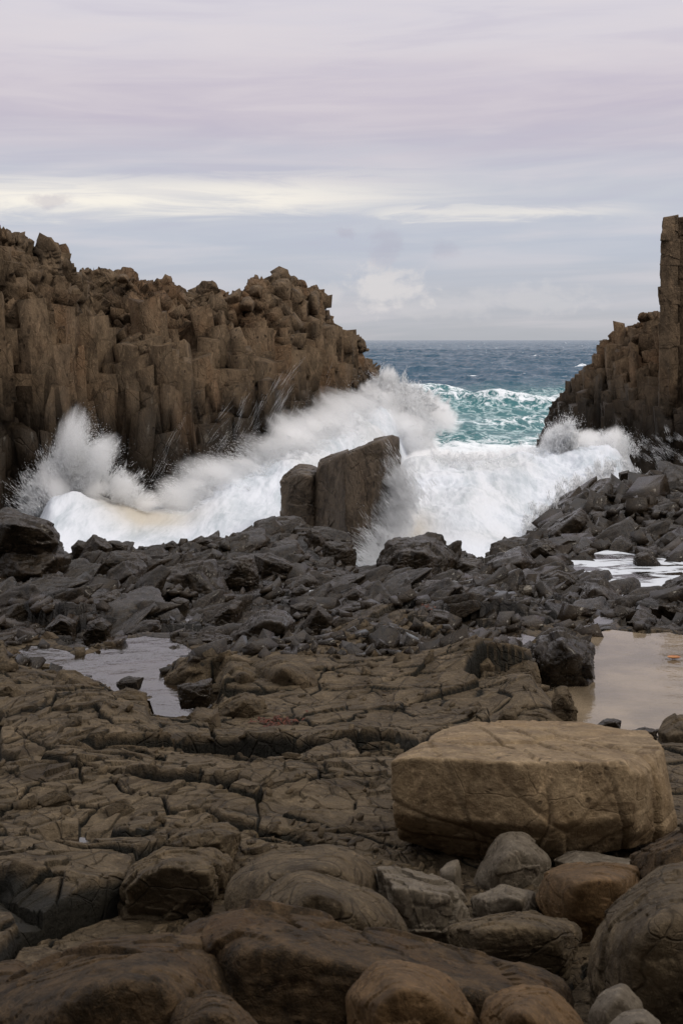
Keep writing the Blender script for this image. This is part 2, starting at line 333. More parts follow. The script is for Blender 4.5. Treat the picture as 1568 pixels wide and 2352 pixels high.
# pools: outline in photo pixels, water level
def c1(pts): return [(x*.34, 1160.3+y*.34) for x, y in pts]                 # crop helpers: outlines were read from enlarged crops
def c2(pts): return [(501.8+x*.34, 1160.3+y*.34) for x, y in pts]
def c3(pts): return [(1034.9+x*.34, 1034.9+y*.34) for x, y in pts]
def c4(pts): return [(1034.9+x*.34, 1379.9+y*.34) for x, y in pts]
POOLS = [
 ('left', [(20,1498),(60,1478),(120,1482),(180,1505),(260,1478),(330,1462),(380,1470),(420,1500),(400,1545),(480,1590),(500,1622),(420,1650),(350,1640),(335,1600),(270,1590),(225,1560),(140,1540),(70,1518)], 2.02, M_pool, 'tide pool left of centre mirroring the pale sky around a low dark islet'),
 ('right', [(1235,1560),(1275,1540),(1330,1500),(1350,1470),(1400,1452),(1480,1462),(1568,1455),(1750,1460),(1780,1640),(1600,1700),(1480,1700),(1350,1690),(1300,1640),(1255,1600)], 1.85, M_pool_silt, 'wide sandy tide pool on the right with milky water and bits of foam'),
 ('upper', [(1290,1310),(1330,1285),(1400,1265),(1480,1280),(1568,1290),(1760,1300),(1760,1330),(1540,1352),(1470,1375),(1390,1368),(1330,1330)], 1.20, M_pool_foam, 'tide pool covered in white foam among black rocks at the right'),
 ('centre', [(352,1398),(420,1392),(500,1398),(490,1418),(430,1430),(365,1422)], 1.50, M_pool, 'narrow brown pool in the shade of the big dark ledge'),
 ('foam_small', [(700,1362),(740,1356),(780,1360),(760,1378),(715,1376)], 1.40, M_pool_foam, 'small grey white pool between tilted wet slabs in the middle'),
 ('crevice', [(925,1550),(960,1548),(985,1515),(1000,1520),(992,1556),(950,1568)], 1.95, M_pool_foam, 'thin foamy trickle of water in a crevice near the centre'),
 ('mid', [(1130,1470),(1180,1458),(1225,1470),(1210,1490),(1150,1492)], 1.80, M_pool, 'small sandy pool with a white glint left of the wide sandy pool'),
 ('near', [(120,1985),(160,1945),(260,1920),(350,1915),(330,1955),(270,1995),(200,2030),(150,2020)], 2.50, M_pool, 'shallow brown puddle below the cracked pavement at the left'),
 ('shelf', [(150,1300),(180,1290),(215,1296),(190,1308)], 1.05, M_pool_foam, 'tiny bright pool beside the big dark boulder at the left'),
 ('notch', [(1345,1445),(1375,1420),(1410,1425),(1380,1455),(1350,1462)], 1.80, M_pool, 'little inlet of still water above the wide sandy pool'),
]
def unproj(pts, z): return np.array([((u-U0)/F*dz(v, z), dz(v, z)) for u, v in pts])
def poly_sd(x, y, poly):
    """signed distance to polygon, negative inside"""
    d = np.full(x.shape, 1e9, np.float32); inside = np.zeros(x.shape, bool); n = len(poly)
    for i in range(n):
        ax_, ay = poly[i]; bx, by = poly[(i+1) % n]
        ex, ey = bx-ax_, by-ay; wx, wy = x-ax_, y-ay
        t = np.clip((wx*ex+wy*ey)/(ex*ex+ey*ey+1e-12), 0, 1)
        d = np.minimum(d, (wx-ex*t)**2+(wy-ey*t)**2)
        c = ((ay <= y) & (by > y)) | ((by <= y) & (ay > y))
        xi = ax_+(y-ay)/(by-ay+1e-12)*ex
        inside ^= c & (x < xi)
    return np.sqrt(d)*np.where(inside, -1, 1)
POOLW = [(nm, unproj(p, z), z) for nm, p, z, _, _ in POOLS]
# broad swells of the shore: (u, v of the crest, reach across in px, reach in depth m, height m)
SWELL = [(150, 1610, 230, .9, .16), (180, 1700, 260, 1.0, .14), (690, 1530, 200, .9, .30), (1090, 1560, 190, 1.0, .20), (1230, 1620, 90, .6, .2),
         (480, 1290, 150, 1.2, .30), (380, 1250, 120, 1.0, .2), (690, 1270, 140, 1.5, .35), (200, 1400, 260, 1.6, .28), (900, 1440, 160, 1.2, .25),
         (1080, 1380, 170, 1.5, .35), (1200, 1430, 110, .8, .25), (1390, 1170, 160, 2.5, .30), (1500, 1200, 120, 2.0, .3), (1450, 1430, 120, .4, .15),
         (560, 1860, 300, .8, .10), (80, 2090, 300, .6, .08), (20, 1560, 140, .8, .25)]
SIGHT = [([30, 120, 230, 270, 335, 345, 380, 420, 480, 492], [1522, 1545, 1565, 1592, 1602, 1640, 1645, 1648, 1625, 1618], 2.02),
         ([1240, 1262, 1300, 1345, 1420, 1500, 1568, 1780], [1575, 1605, 1645, 1690, 1690, 1690, 1690, 1690], 1.85),
         ([1300, 1345, 1400, 1470, 1540, 1760], [1318, 1340, 1368, 1372, 1352, 1335], 1.2), ([360, 420, 500], [1420, 1428, 1418], 1.5)]
def shore(u, d, detail=True):
    """height, wetness, sand, crack for arrays u (photo column) and d (distance)"""
    x = (u-U0)/F*d
    ed, ez = edge_d(u), edge_z(u)
    z = prof(d); t = sst(d, 13.5, 20); tt = np.clip((d-13.5)/(ed-13.5), 0, 1)
    z = z*(1-t) + t*(interp(13.5, PD, PZ)*(1-tt) + ez*tt)
    z = np.where(d > ed, np.minimum(z, ez), z)
    for su, sv, ru, rd, h in SWELL:
        sd_ = d_at(sv) if sv > 1250 else 21; sd_ = 23.5 if (su > 1300 and sv < 1210) else sd_
        z = z + .75*h*np.exp(-((u-su)/ru)**2-((d-sd_)/rd)**2)
    p = np.stack([x, d, np.zeros_like(x)], 1)
    wetn = sst(d + 1.9*vnoise(p*.55, 9) + .9*vnoise(p*2.1, 19) - .0010*np.maximum(0, 700-u), 7.6, 10.8)
    big = sst(d, 8.0, 10.5)
    crk = np.zeros_like(z)
    if detail:
        R = lambda a: [[math.cos(a), math.sin(a), 0], [-math.sin(a), math.cos(a), 0], [0, 0, 1]]
        b0, g0 = blocky(p, (1.5, 1.0, 1), 11, .45, .95, .07, .25, True, ax=R(.5))
        b1, g1 = blocky(p, (.62, .42, 1), 12, .45, 1.0, .09, .25, True, ax=R(.75))
        b2, g2 = blocky(p, (.24, .17, 1), 13, .45, .9, .12, .25, True, ax=R(.3))
        b3, g3 = blocky(p, (.085, .06, 1), 15, .5, .9, .15, .2, True, ax=R(.9))
        rough_ = np.abs(vnoise(p*.5, 5))
        wetz = b0*.20 + b1*.10 + b2*.028 + b3*.010
        q0, h0 = blocky(p, (.95, .75, 1), 21, .32, .34, .045, .32, True, ax=R(.3), warp=.06)
        q1, h1 = blocky(p, (.34, .25, 1), 22, .26, .36, .075, .42, True, ax=R(.15), warp=.07)
        q2, h2 = blocky(p, (.12, .085, 1), 23, .4, .6, .12, .2, True, ax=R(.5))
        brk = sst(vnoise(p*.75+3, 7), -.1, .5)
        dryz = q0*.16*(1+.8*brk) + q1*(.050+.04*brk) + q2*(.007+.018*brk)
        z = z + big*(wetz-.10) + (1-big)*dryz + .012*fbm(p*9, 3, 31)
        crk = np.maximum(np.maximum(g0, g1*.9)*big, np.maximum(h0, h1)*(1-big)); crk = np.maximum(crk, .5*np.maximum(g2*big, h2*brk*(1-big)))
    cap = H-(interp(u, ED_U, ED_V)-6-VH)/F*d; z = np.where(d > 13, cap-.12*np.log1p(np.exp(np.clip((cap-z)/.12, -30, 30)))+.0, z)
    for us_, vs_, lv_ in SIGHT:                                   # ground in front of a pool stays low enough to leave the pool open
        k = sst(u, us_[0]-25, us_[0])*sst(u, us_[-1]+25, us_[-1]); vv = interp(u, us_, vs_); dv = dz(vv, lv_)
        cap = H-(vv-VH)/F*d; k = k*sst(d, dv*.55, dv*.75)*(d < dv*1.06)
        z = np.where(k > 0, z*(1-k)+k*(cap-.05*np.log1p(np.exp(np.clip((cap-z)/.05, -30, 30)))), z)
    z = z - 3.2*sst(d, ed, ed+1.6)
    sand = np.zeros_like(z)
    nn = .10*fbm(p*2.5, 3, 77) if detail else 0
    for nm, poly, lv in POOLW:
        s = poly_sd(x, d, poly)/(.12 + .028*d) + nn*6
        z = np.where(s < .4, np.minimum(z, np.maximum(lv + .10*s, lv-.14) + np.where(s > 0, np.maximum(z-lv, 0)*sst(s, 0, .4), 0)), z)
        z = np.where((s > .12) & (s < .35), np.maximum(z, lv + .08*(s-.12)), z) if nm != 'shelf' else z
        sand = np.maximum(sand, sst(s, .06, -.3))
    return z, wetn, sand, crk
rows = [1.0]
while rows[-1] < 36:
    d = rows[-1]; hh = max(.9, H-float(prof(d))); rows.append(d + min(max(d*d/(hh*F)*1.25, .0025), .06))
rows = np.array(rows); cols = np.concatenate([np.arange(-4200, -260, 16), np.arange(-260, 1840, 1.8), np.arange(1840, 5400, 16)])
print('terrain', len(rows), len(cols))
Ug, Dg = np.meshgrid(cols, rows); Ug = Ug.ravel(); Dg = Dg.ravel()
Z, WET, SAND, CRK = shore(Ug, Dg)
V = np.stack([(Ug-U0)/F*Dg, Dg, Z], 1)
tag(mesh_np('shore_ground', V, gridf(len(rows), len(cols)), M_terr, attrs={'wet': WET, 'sand': SAND, 'crack': CRK}, smooth=False),
    'cracked rock platform of brown slabs that turns black and wet towards the surf', kind='structure')
def ground_z(x, y):
    u = U0 + x/y*F; c = np.clip(np.searchsorted(cols, u), 0, len(cols)-1); r = np.clip(np.searchsorted(rows, y), 0, len(rows)-1)
    return Z.reshape(len(rows), len(cols))[r, c]

# pool surfaces
for (nm, poly, lv), (_, _, _, mat, lab) in zip(POOLW, POOLS):
    c = poly.mean(0); big = c + (poly-c)*(1 + .10/np.linalg.norm(poly-c, axis=1, keepdims=True))
    bm = bmesh.new(); vs = [bm.verts.new((x, y, lv)) for x, y in big]; f = bm.faces.new(vs)
    if f.normal.z < 0: f.normal_flip()
    bmesh.ops.recalc_face_normals(bm, faces=bm.faces)
    me = bpy.data.meshes.new('tide_pool'); bm.to_mesh(me); bm.free(); me.materials.append(mat)
    if me.polygons[0].normal.z < 0: me.flip_normals()
    tag(link(bpy.data.objects.new('tide_pool', me)), lab, kind='structure')

# ------------------------------------------------------------------ cliffs
def curtain(name, us, base_d, top_v, setback, seed, label, rubble=(.55, .9), back=8.0, nrow=420, relief=1.0, zb=-1.2, colscale=(1.1, 1.1, 2.6), nblk=1350, yaw0=.25, bs=1.0):
    """a wall that follows base_d(u) in plan and top_v(u) on its crest; the crest runs back as a plateau"""
    nc = len(us); tp = np.linspace(0, 1, nrow); nb = 60
    bd = base_d(us); sb = setback(us)                                  # crest lies sb metres behind the foot
    zt = H-(top_v(us)-VH)/F*(bd+sb)
    T_, U_ = np.meshgrid(tp, us, indexing='ij')
    frac = T_; lean = .30*frac + .70*sst(frac, rubble[0], 1.0)*frac     # steep below, easing off above
    D = bd[None]+sb[None]*lean; Zz = zb+(zt[None]-zb)*frac
    tb = np.linspace(0, 1, nb+1)[1:]; Tb, Ub = np.meshgrid(tb, us, indexing='ij')
    Db = (bd+sb)[None]+back*Tb; Zb = zt[None]-(.25*back*Tb**1.2) - (zt[None]-zb)*sst(Tb, .7, 1.0)*.8
    D = np.concatenate([D, Db]); Zz = np.concatenate([Zz, Zb]); U_ = np.concatenate([U_, Ub])
    P = np.stack([(U_-U0)/F*D, D, Zz], -1)
    N = gnorm(P)
    if N[10, nc//2, 1] > 0: N = -N
    sm = N.copy()
    for _ in range(6): sm[1:-1, 1:-1] = (sm[:-2, 1:-1]+sm[2:, 1:-1]+sm[1:-1, :-2]+sm[1:-1, 2:])/4
    N = sm/np.linalg.norm(sm, axis=-1, keepdims=True)
    p = P.reshape(-1, 3); hf = np.clip((p[:, 2]-zb)/(np.repeat(1, len(p))*7.5), 0, 1)
    up = sst(p[:, 2] + .8*vnoise(p*.5, seed+9), 3.3, 5.0)              # rubbly upper part
    ax = [[1, .25, .06], [-.25, 1, 0], [-.06, 0, 1]]
    a0, k0 = blocky(p, (colscale[0]*1.6, colscale[1]*1.6, colscale[2]*2.6), seed, .6, .7, .04, .2, ax=ax, warp=.10)
    a1, k1 = blocky(p, (colscale[0]*.75, colscale[1]*.75, colscale[2]*1.1), seed+1, .6, .8, .05, .25, ax=ax, warp=.10)
    a2, k2 = blocky(p, (colscale[0]*.34, colscale[1]*.34, colscale[2]*.36), seed+2, .6, .8, .07, .3, ax=ax, warp=.12)
    a3, k3 = blocky(p, (.42, .42, .34), seed+3, .6, 1.0, .1, .35)
    a4, k4 = blocky(p, (.17, .17, .2), seed+4, .5, 1.0, .12, .3)
    sp = np.linalg.norm(np.gradient(P, axis=1), axis=-1).reshape(-1); l3, l4 = np.clip(.05/sp, 0, 1)**1.5, np.clip(.03/sp, 0, 1)**1.5
    disp = relief*(a0*.60*(1-.4*up) + a1*.30 + a2*(.06+.05*up)*np.clip(.12/sp, 0, 1) + a3*(.012+.10*up)*l3 + a4*(.010+.02*up)*l4 + .05)
    dg = disp.reshape(P.shape[:2]).copy(); d0_ = dg.copy(); gl = np.clip((sp.reshape(dg.shape)-.06)/.05, 0, 1)
    for _ in range(2): dg[:, 1:-1] = (dg[:, :-2]+2*dg[:, 1:-1]+dg[:, 2:])/4; dg[1:-1] = (dg[:-2]+3*dg[1:-1]+dg[2:])/5
    disp = (d0_*(1-gl)+dg*gl).reshape(-1)
    q = p + N.reshape(-1, 3)*disp[:, None]
    q[-nc:, 2] = zb
    crk = np.maximum(np.maximum(k0, k1)*.9, np.maximum(k2*(1-up), k3*up)*.7)
    rg = np.random.default_rng(seed); area = sp*.02; area[(U_.ravel() < -200) | (p[:, 2] < .2) | (np.arange(len(p)) >= (nrow+25)*nc)] = 0
    ii = rg.choice(len(p), nblk, p=area/area.sum()); hi = (up[ii] > rg.random(nblk)*.9)[:, None]
    dim = np.where(hi, rg.uniform(.22, .75, (nblk, 3)), np.stack([.35+1.1*rg.random(nblk)**2, .35+.8*rg.random(nblk)**1.5, .6+2.3*rg.random(nblk)**1.3], 1))
    edge_ = np.clip(np.minimum(U_.ravel()[ii]-us[0], us[-1]-U_.ravel()[ii])/120, .35, 1) if nblk < 1200 else np.clip((us[-1]-U_.ravel()[ii])/120, .4, 1)
    dim = dim*edge_[:, None]*bs
    yaw = yaw0+rg.normal(0, .26, nblk); sc_ = np.where(hi[:, 0], .35, .08)
    dn = np.zeros((nblk, 3)); dn[:, 2] = -.42*dim[:, 2]*sst(U_.ravel()[ii]*0+p[ii, 2]/np.interp(U_.ravel()[ii], us, zt), .82, .97)
    bv, bq = blocks(q[ii]+dn-N.reshape(-1, 3)[ii]*dim[:, :1]*np.where(hi, .12, .30), dim, yaw, rg.normal(0, 1, nblk)*sc_, rg.normal(0, 1, nblk)*sc_-.08, np.where(hi, .30, .15)[:, :, None], rg)
    V_ = np.concatenate([q, bv]); Q_ = np.concatenate([gridf(nrow+nb, nc), bq+len(q)])
    return tag(mesh_np(name, V_, Q_, M_cliff, attrs={'crack': np.concatenate([crk, np.zeros(len(bv))])}, smooth=False), label, 'cliff', kind='structure')
LT_U = [-500, -60, 0, 12, 20, 30, 38, 44, 60, 64, 78, 82, 92, 98, 118, 126, 148, 152, 153, 205, 240, 270, 276, 285, 293, 315, 355, 395, 410, 422, 430, 440, 462, 470, 480, 492, 505, 515, 535, 556, 562, 568, 580, 600, 608, 616, 640, 668, 678, 690, 700, 720, 732, 733, 745, 755, 765, 790, 810, 830, 850, 862, 868, 880]
LT_V = [520, 540, 545, 545, 558, 553, 562, 556, 566, 566, 596, 596, 578, 575, 575, 586, 598, 602, 622, 624, 630, 638, 630, 628, 630, 644, 652, 664, 674, 683, 676, 676, 690, 668, 662, 662, 668, 682, 676, 662, 668, 655, 650, 650, 660, 650, 642, 637, 655, 655, 662, 664, 672, 706, 712, 722, 748, 768, 778, 795, 818, 835, 870, 940]
LD_U = [-500, -60, 0, 60, 125, 150, 200, 260, 300, 430, 620, 730, 800, 868, 880]
LD_D = [22, 24.8, 25.6, 26.2, 27.0, 28.2, 28.2, 29.0, 28.4, 29.5, 33, 37, 40, 43, 44]
curtain('cliff', np.arange(-420, 880, 1.5), lambda u: interp(u, LD_U, LD_D), lambda u: interp(u, LT_U, LT_V),
        lambda u: interp(u, [-500, 100, 160, 300, 760, 880], [1.2, 1.4, 3.2, 4.0, 4.5, 2.5]), 100,
        'long brown sea cliff of jointed rock on the left with boulders along its crest')
RT_U = [1238, 1244, 1252, 1262, 1278, 1292, 1306, 1320, 1326, 1342, 1348, 1380, 1382, 1402, 1404, 1426, 1432, 1436, 1454, 1466, 1475, 1512, 1560, 1700, 2100]
RT_V = [1040, 1000, 978, 958, 930, 912, 900, 880, 876, 862, 848, 815, 790, 775, 764, 752, 750, 760, 742, 735, 727, 725, 722, 700, 640]
RD_U = [1222, 1260, 1330, 1430, 1568, 1800, 2100]; RD_D = [41, 39.5, 37, 34, 31.5, 29, 26]
curtain('cliff', np.arange(1238, 2080, 1.5), lambda u: interp(u, RD_U, RD_D), lambda u: interp(u, RT_U, RT_V),
        lambda u: interp(u, [1228, 1300, 1500, 2000], [1.0, 2.5, 3.6, 3.6]), 200,
        'brown rocky headland on the right that slopes down into the surf', rubble=(.3, .8), relief=.55, colscale=(.9, .9, 1.3), nblk=1100, yaw0=-.3, bs=.72)

# unseen rock wall added behind the viewer to keep light off the landward faces
def shade_wall():
    a = np.radians(np.linspace(100, 262, 260)); t = np.linspace(0, 1, 70); A_, T_ = np.meshgrid(a, t)
    R_ = 9+1.5*np.sin(A_*3)+2.5*T_; P = np.stack([np.sin(A_)*R_*1.25, np.cos(A_)*R_, 2.2+T_*9.5], -1).reshape(-1, 3)
    b0, k0 = blocky(P, (1.6, 1.6, 2.6), 71, .6, .8, .05, .2); b1, k1 = blocky(P, (.6, .6, .8), 72, .6, .8, .05, .2)
    n = -P*np.array([1, 1, 0]); n /= np.linalg.norm(n, axis=1, keepdims=True)
    tag(mesh_np('cliff', P+n*(.7*b0+.25*b1)[:, None], gridf(70, 260), M_cliff, attrs={'crack': np.maximum(k0, k1)}, smooth=False), 'unseen high rock wall added behind the viewpoint to block light', 'cliff', kind='structure')
    g = np.array([[x, y, 2.6] for y in (-14, 1.3) for x in (-16, 16)]); mesh_g = mesh_np('shore_ground', g-np.array([0, 0, .08]), [[0, 1, 3, 2]], M_terr, attrs={'wet': [0]*4, 'sand': [0]*4, 'crack': [0]*4})
    tag(mesh_g, 'rock ground behind the viewpoint', kind='structure')
shade_wall()
# ------------------------------------------------------------------ sea
rows_s = [25.0]
while rows_s[-1] < 25000:
    d = rows_s[-1]; rows_s.append(d + (max(.10, d*.0030) if d < 500 else d*.012))
rows_s = np.array(rows_s); cols_s = np.arange(-600, 2200, 4.0)
print('sea', len(rows_s), len(cols_s))
Us, Ds = np.meshgrid(cols_s, rows_s); Us = Us.ravel(); Ds = Ds.ravel()
X = (Us-U0)/F*Ds; P = np.stack([X, Ds, np.zeros_like(X)], 1)
def chop(P, seed, L, st=(1, .55)):
    q = P*np.array([st[0]/L, st[1]/L*1.6, 1]); q = q + .5*np.stack([vnoise(q*.7+5, seed), vnoise(q*.7+9, seed+1), 0*X], 1)
    n = vnoise(q, seed+2); return 1-2*np.abs(n)**.8
zs = .26*chop(P, 3, 9.0) + .20*chop(P, 13, 4.2) + .10*chop(P, 23, 1.8) + .05*chop(P, 33, .8) + .30*np.sin(Ds*.16+1.1*np.sin(X*.04))
zs = zs*interp(Ds, [25, 60, 120, 400, 2500, 6000], [.5, .8, 1.2, 1.45, 1.0, 0]) - .1
crest = sst(.5*chop(P, 3, 9.0)+.5*chop(P, 13, 4.2) + .35*vnoise(P*.06, 41), .93, 1.12)
foam = crest*interp(Ds, [25, 90, 150, 1500, 4000], [1, .9, .8, 1, 0])*.8
teal = 1 - sst(Ds + 6*vnoise(P*.05, 61) - .02*(Us-1150), 84, 125)
band = np.exp(-((Ds-(78-.012*(Us-1150)))/6)**2) + .9*np.exp(-((Ds-62)/5.5)**2) + .5*np.exp(-((Ds-50)/4)**2)
# the breaker line across the inlet
bk = .75*np.exp(-((Ds-80-2.5*np.sin(X*.35))/2.4)**2)*(1+.4*vnoise(P*.5, 3)) + .5*np.exp(-((Ds-62-2*np.sin(X*.5+1))/2.0)**2)
zs = zs + bk*np.exp(-((X-8)/16)**2)
foam = np.maximum(foam, np.clip(band*.40 + .30*bk, 0, .8)*sst(Ds, 130, 100))
foam = np.maximum(foam, sst(Us, 1060, 860)*sst(Ds, 120, 85)*.95); foam = np.maximum(foam, sst(Ds, 56, 44))
# a far breaking crest near the right headland
fb = np.exp(-((Ds-185)/5)**2)*sst(Us, 1290, 1330); zs += .9*fb; foam = np.maximum(foam, fb*.7)
S = np.stack([X, Ds, zs], 1)
tag(mesh_np('sea', S, gridf(len(rows_s), len(cols_s)), M_sea, attrs={'foam': foam, 'teal': teal}), 'choppy dark blue sea with whitecaps, turquoise and foam streaked in the inlet', kind='structure')

# ------------------------------------------------------------------ white water filling the cove
rows_f = np.concatenate([np.arange(16.5, 46, .07), np.arange(46, 62, .12)]); cols_f = np.arange(20, 1500, 2.5)
Uf, Df = np.meshgrid(cols_f, rows_f); Uf = Uf.ravel(); Df = Df.ravel(); Xf = (Uf-U0)/F*Df
Pf = np.stack([Xf, Df, 0*Xf], 1)
zf = .35 + .12*fbm(Pf*.5, 3, 400)
def ridge(line, front, behind):
    """a crest through (u, v, d) points: eases down towards the camera over `front` metres and away over `behind`"""
    L = np.array(line, float); inr = (Uf >= L[0, 0]-60) & (Uf <= L[-1, 0]+60)
    hv = interp(Uf, L[:, 0], L[:, 1]); dv = interp(Uf, L[:, 0], L[:, 2]); top = H-(hv-VH)/F*dv-.35
    e = sst(Uf, L[0, 0]-50, L[0, 0]+5)*sst(Uf, L[-1, 0]+50, L[-1, 0]-5)
    k = np.where(Df < dv, np.exp(-((Df-dv)/front)**2), np.exp(-((Df-dv)/behind)**2))
    return np.maximum(top, 0)*k*e
def rdg(*a):
    h = ridge(*a).reshape(len(rows_f), len(cols_f))
    for _ in range(25): h[1:-1, 1:-1] = (h[:-2, 1:-1]+h[2:, 1:-1]+h[1:-1, :-2]+h[1:-1, 2:])/4
    return h.ravel()
hm = np.maximum.reduce([
  rdg([(95,1200,24.4),(110,1150,24.6),(140,1135,25.0),(170,1118,25.3),(215,1118,25.8),(250,1138,26),(285,1150,26.3),(330,1172,26.5)], 2.2, 1.0),
  rdg([(330,1175,26.5),(430,1165,27.3),(470,1135,27.8),(520,1100,28.5),(560,1087,29.2),(620,1064,30.2),(680,1034,31.5),(740,1003,33.5),(800,968,36),(850,932,38.5),(880,892,40.2),(900,885,41)], 4.5, 2.5),
  rdg([(860,945,40),(885,915,40.5),(905,915,41),(925,935,42),(960,965,42.5)], 2.5, 3),
  rdg([(930,1060,30),(1000,1062,29.5),(1060,1065,29),(1160,1062,29.5),(1240,1045,30.5),(1290,1028,31),(1340,1022,31),(1400,1012,31.5),(1425,1018,31.5)], 5, 3.5)])
zf = zf + hm*(1+.30*fbm(Pf*np.array([.9, .7, 1]), 5, 410, .6)) + .045*fbm(Pf*np.array([3.2, 1.2, 1]), 4, 420, .6)*sst(hm, .05, .5)
zf = zf - 1.2*sst(Df, 44, 56)*(1) - .5*sst(Df, 38, 46)*sst(Uf, 960, 1050)
silt = np.clip(np.exp(-((Uf-330)/120)**2-((Df-25.6)/1.4)**2)*1.1 + .8*np.exp(-((Uf-950)/50)**2-((Df-23.5)/2.0)**2) + .25*sst(fbm(Pf*.3, 3, 5), 0, .5), 0, 1)
tag(mesh_np('surf', np.stack([Xf, Df, zf], 1), gridf(len(rows_f), len(cols_f)), M_foam, attrs={'silt': silt}), 'churning white water of a breaking wave filling the rocky cove', 'surf', kind='stuff')

# ------------------------------------------------------------------ rocks: every one a solid body cut by planes, then fractured
_ico = {}
def ico(n):
    if n not in _ico:
        bm = bmesh.new(); bmesh.ops.create_icosphere(bm, subdivisions=n, radius=1); bm.verts.ensure_lookup_table()
        _ico[n] = (np.array([v.co[:] for v in bm.verts], np.float32), np.array([[v.index for v in f.verts] for f in bm.faces], np.int32)); bm.free()
    return _ico[n]
def hull_planes(pts, merge=.95):
    bm = bmesh.new(); [bm.verts.new(p) for p in pts]
    bmesh.ops.convex_hull(bm, input=bm.verts); bm.normal_update()
    pl = []; c = np.mean(pts, 0)
    for f in sorted(bm.faces, key=lambda f: -f.calc_area()):
        n = np.array(f.normal[:]); d = float(n @ np.array(f.verts[0].co[:]))
        if f.calc_area() < 1e-7: continue
        if n @ c - d > 0: n, d = -n, -d
        if all(n @ m < merge for m, e, _ in pl): pl.append((n, d, f.calc_area()))
    bm.free(); return pl
def solid(pts, sub, sharp=60, seed=0, amp=1.0, cell=.35, groove=1.0, fine=1.0, joints=()):
    """rounded convex body through pts, star-shaped about its middle, fractured and pitted; returns verts, faces"""
    pts = np.asarray(pts, float); lo, hi = pts.min(0), pts.max(0); c0 = (lo+hi)/2; hs = (hi-lo)/2+1e-6
    q = (pts-c0)/hs; c = q.mean(0); q = q-c
    pl = hull_planes(q); D, Fc = ico(sub)
    inv = np.zeros(len(D))
    for n, d, _ in pl:
        inv += np.clip((D @ n)/max(d, .08), 0, None)**sharp
    r = inv**(-1/sharp); v = D*r[:, None]
    p = (v+c)*hs+c0
    S = float(np.prod(hs)**(1/3))
    nrm = D/hs; nrm /= np.linalg.norm(nrm, axis=1, keepdims=True)
    a1, g1 = blocky(p+seed*3.7, (S*cell*2.2, S*cell*1.7, S*cell*1.5), seed+300, .5, .7, .045, .35*groove, warp=.07)
    a2, g2 = blocky(p+seed*1.7, (S*cell*.8, S*cell*.6, S*cell*.5), seed+301, .5, .8, .07, .35*groove, warp=.10)
    dsp = S*amp*(.10*a1 + .035*a2) + S*.009*fine*fbm(p/S*3, 4, seed+302) + S*.005*fine*fbm(p/S*16, 2, seed+303)
    wob = .05*S*fbm(p/S*2.2, 3, seed+310)
    for (pt, nn, wd, dp) in joints:                               # single joints: a point, a normal, width and depth in metres
        nn = np.array(nn, float); nn /= np.linalg.norm(nn); t = (p-np.array(pt)) @ nn + wob
        dsp = dsp - dp*np.exp(-(t/wd)**2) + .25*dp*np.sign(t)*np.exp(-np.abs(t)/(wd*8))
    return p + nrm*dsp[:, None], Fc
def from_outline(poly, d, T, seed, jit=.10, front=.60, rise=.12, skew=0):
    """3-D points for an outline read in photo pixels, standing at distance d with thickness T"""
    rng = random.Random(seed); poly = np.array(poly, float); c = (poly.min(0)+poly.max(0))/2; hw = (poly.max(0)-poly.min(0))/2
    pts = []
    for u, v in poly:
        f = (v-c[1])/hw[1]                                        # -1 top .. 1 bottom
        pts.append(P3(u, v, d + T*(-.28*f + .08*rng.uniform(-1, 1)) + skew*(u-c[0])/hw[0]*T*.5))
    for k, (u, v) in enumerate(poly):
        s = front*(1+jit*rng.uniform(-1.6, 1)); uu, vv = c+(np.array([u, v])-c)*s
        pts.append(P3(uu+hw[0]*jit*rng.uniform(-1, 1), vv+hw[1]*(rise+jit*rng.uniform(-.5, .5)), d-T*(.42+.15*rng.uniform(-1, 1)) + skew*(uu-c[0])/hw[0]*T*.5))
        s = .62; uu, vv = c+(np.array([u, v])-c)*s
        pts.append(P3(uu, vv+hw[1]*.15, d+T*.55))
    bot = poly[:, 1].max(); g = P3(c[0], bot, d); drop = .25*hw[1]/F*d*2      # carry it on below the ground
    for s in (-.7, .7):
        for e in (-.25, .35): pts.append(g + np.array([s*hw[0]/F*d, e*T, -drop]))
    return pts
NROCK = [0]
def rock(name, label, cat, mat, poly, d=None, T=None, sharp=60, amp=1.0, cell=.35, group=None, more=(), groove=1.0, skew=0, fine=1.0, front=.6, rise=.12, jit=.1):
    NROCK[0] += 1; seed = NROCK[0]*7
    allp = np.array(poly, float); w_px = np.ptp(allp[:, 0]); vm = allp[:, 1].max()
    if d is None: d = d_at(vm - .06*np.ptp(allp[:, 1]))
    W = w_px/F*d; Hh = np.ptp(allp[:, 1])/F*d
    if T is None: T = .75*min(W, 2.2*Hh)
    dc = d + .35*T
    sub = 7 if w_px > 190 else 6 if w_px > 60 else 5
    Vv, Ff = [], []; base = 0
    for k, pl in enumerate([poly, *more]):
        v, f = solid(from_outline(pl, dc, T, seed+k, jit, front, rise, skew), sub, sharp, seed+k, amp, cell, groove, fine)
        Vv.append(v); Ff.append(f+base); base += len(v)
    V = np.concatenate(Vv); org = np.array([V[:, 0].mean(), V[:, 1].mean(), V[:, 2].min()])
    o = mesh_np(name, V-org, np.concatenate(Ff), mat); o.location = org
    return tag(o, label, cat, group)

def q3(pts): return [(x*.52, 1129+y*.52) for x, y in pts]       # further crop helper
def q6(pts): return [(752.6+x*.52, 1630.7+y*.52) for x, y in pts]
def ident(p): return p
W_, B_ = 'M_wet', 'M_dry'
